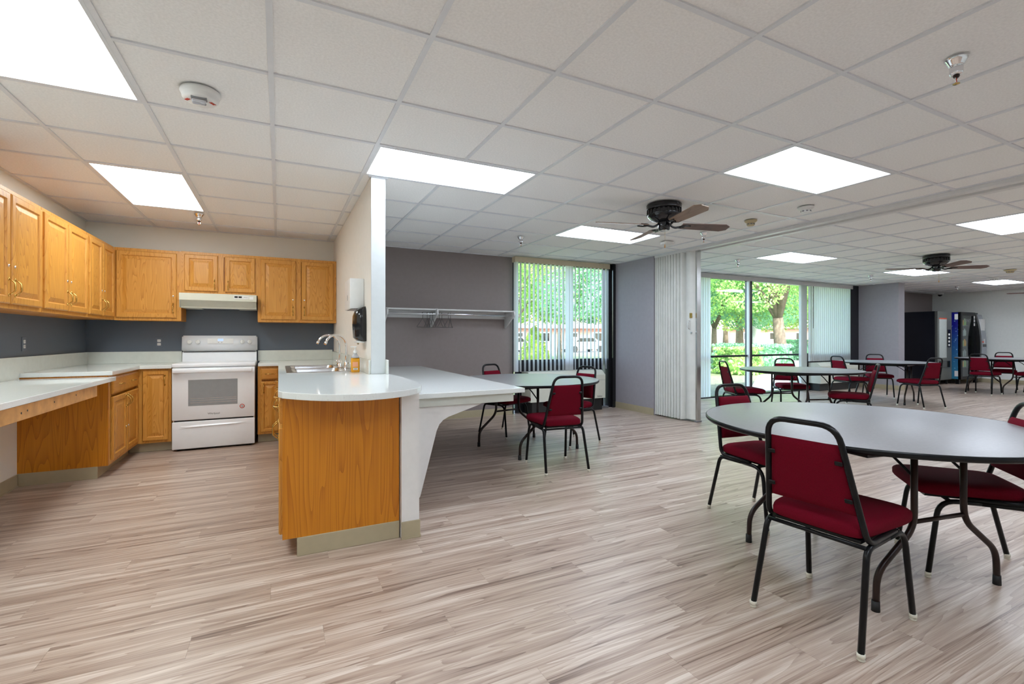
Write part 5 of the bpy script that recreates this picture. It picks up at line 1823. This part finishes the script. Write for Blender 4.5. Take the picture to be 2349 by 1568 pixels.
t = thing('statue', 'pale stone figure on a plinth beyond the hedges', 'statue', (22.4, 13.9, GZ))
MB().box(-0.35, 0.35, -0.35, 0.35, 0.0, 0.75, 0.02).ob('plinth', 'stone_pale', t)
MB().lathe([(0.30, 0.75), (0.26, 1.1), (0.17, 1.45), (0.25, 1.75), (0.22, 1.95), (0.08, 2.03), (0.11, 2.15), (0.12, 2.24), (0.07, 2.36), (0.0, 2.38)], 18).ob('figure', 'stone_pale', t)

t = thing('house', 'low brick house with a pale pink roof across the road', 'house', (27.0, 41.0, GZ), math.radians(-12))
MB().box(-7, 7, -3, 3, 0, 2.35).ob('walls', 'brick', t)
rf = MB().add([(-7.6, -3.6, 2.3), (7.6, -3.6, 2.3), (7.6, 3.6, 2.3), (-7.6, 3.6, 2.3), (-5.5, 0, 3.9), (5.5, 0, 3.9)], [(0, 1, 5, 4), (1, 2, 5), (2, 3, 4, 5), (3, 0, 4), (3, 2, 1, 0)]).ob('roof', 'roof_shingle', t)
for x in (-5.2, -2.4, 0.6, 3.4, 5.6):
    w_ = MB().box(x - 0.6, x + 0.6, -3.06, -2.98, 0.9, 1.9).ob('window', 'white_trim', t)
    MB().box(x - 0.5, x + 0.5, -3.08, -3.05, 1.0, 1.8).ob('pane', 'black_gloss', w_)
t = thing('house', 'distant pink brick house beyond the walk', 'house', (82.0, 52.0, GZ), math.radians(-50))
MB().box(-9, 9, -4, 4, 0, 3.0).ob('walls', 'brick', t)
MB().add([(-9.6, -4.6, 3.0), (9.6, -4.6, 3.0), (9.6, 4.6, 3.0), (-9.6, 4.6, 3.0), (-7, 0, 5.2), (7, 0, 5.2)], [(0, 1, 5, 4), (1, 2, 5), (2, 3, 4, 5), (3, 0, 4), (3, 2, 1, 0)]).ob('roof', 'roof_shingle', t)
for x in (-6, -2, 2, 6):
    w_ = MB().box(x - 0.8, x + 0.8, -4.06, -3.98, 1.0, 2.3).ob('window', 'white_trim', t)
    MB().box(x - 0.65, x + 0.65, -4.08, -4.05, 1.1, 2.2).ob('pane', 'black_gloss', w_)
def car(label, x, y, rot):
    t = thing('car', label, 'car', (x, y, GZ + 0.015), rot, 'parked cars outside')
    body = [(-2.2, 0.35), (-2.15, 0.75), (-1.5, 0.9), (-0.9, 1.38), (0.7, 1.4), (1.3, 0.95), (2.1, 0.82), (2.2, 0.4), (2.1, 0.3), (-2.1, 0.3)]
    MB().prism(body, -0.85, 0.85, 'y').ob('body', 'car_white', t)
    for s in (-1, 1):
        MB().prism([(-1.25, 0.95), (-0.8, 1.3), (0.62, 1.32), (1.05, 0.97)], s * 0.853, s * 0.858, 'y').ob('side_glass', 'black_gloss', t)
        for wx in (-1.35, 1.4):
            MB().cyl((wx, s * 0.7, 0.31), (wx, s * 0.87, 0.31), 0.31, n=18).ob('wheel', 'rubber', t)
car('white car parked on the road before the low house, by the left jamb', 17.6, 33.2, 0.0)
car('white car parked on the road nearer the window mullion', 25.0, 33.4, 0.0)
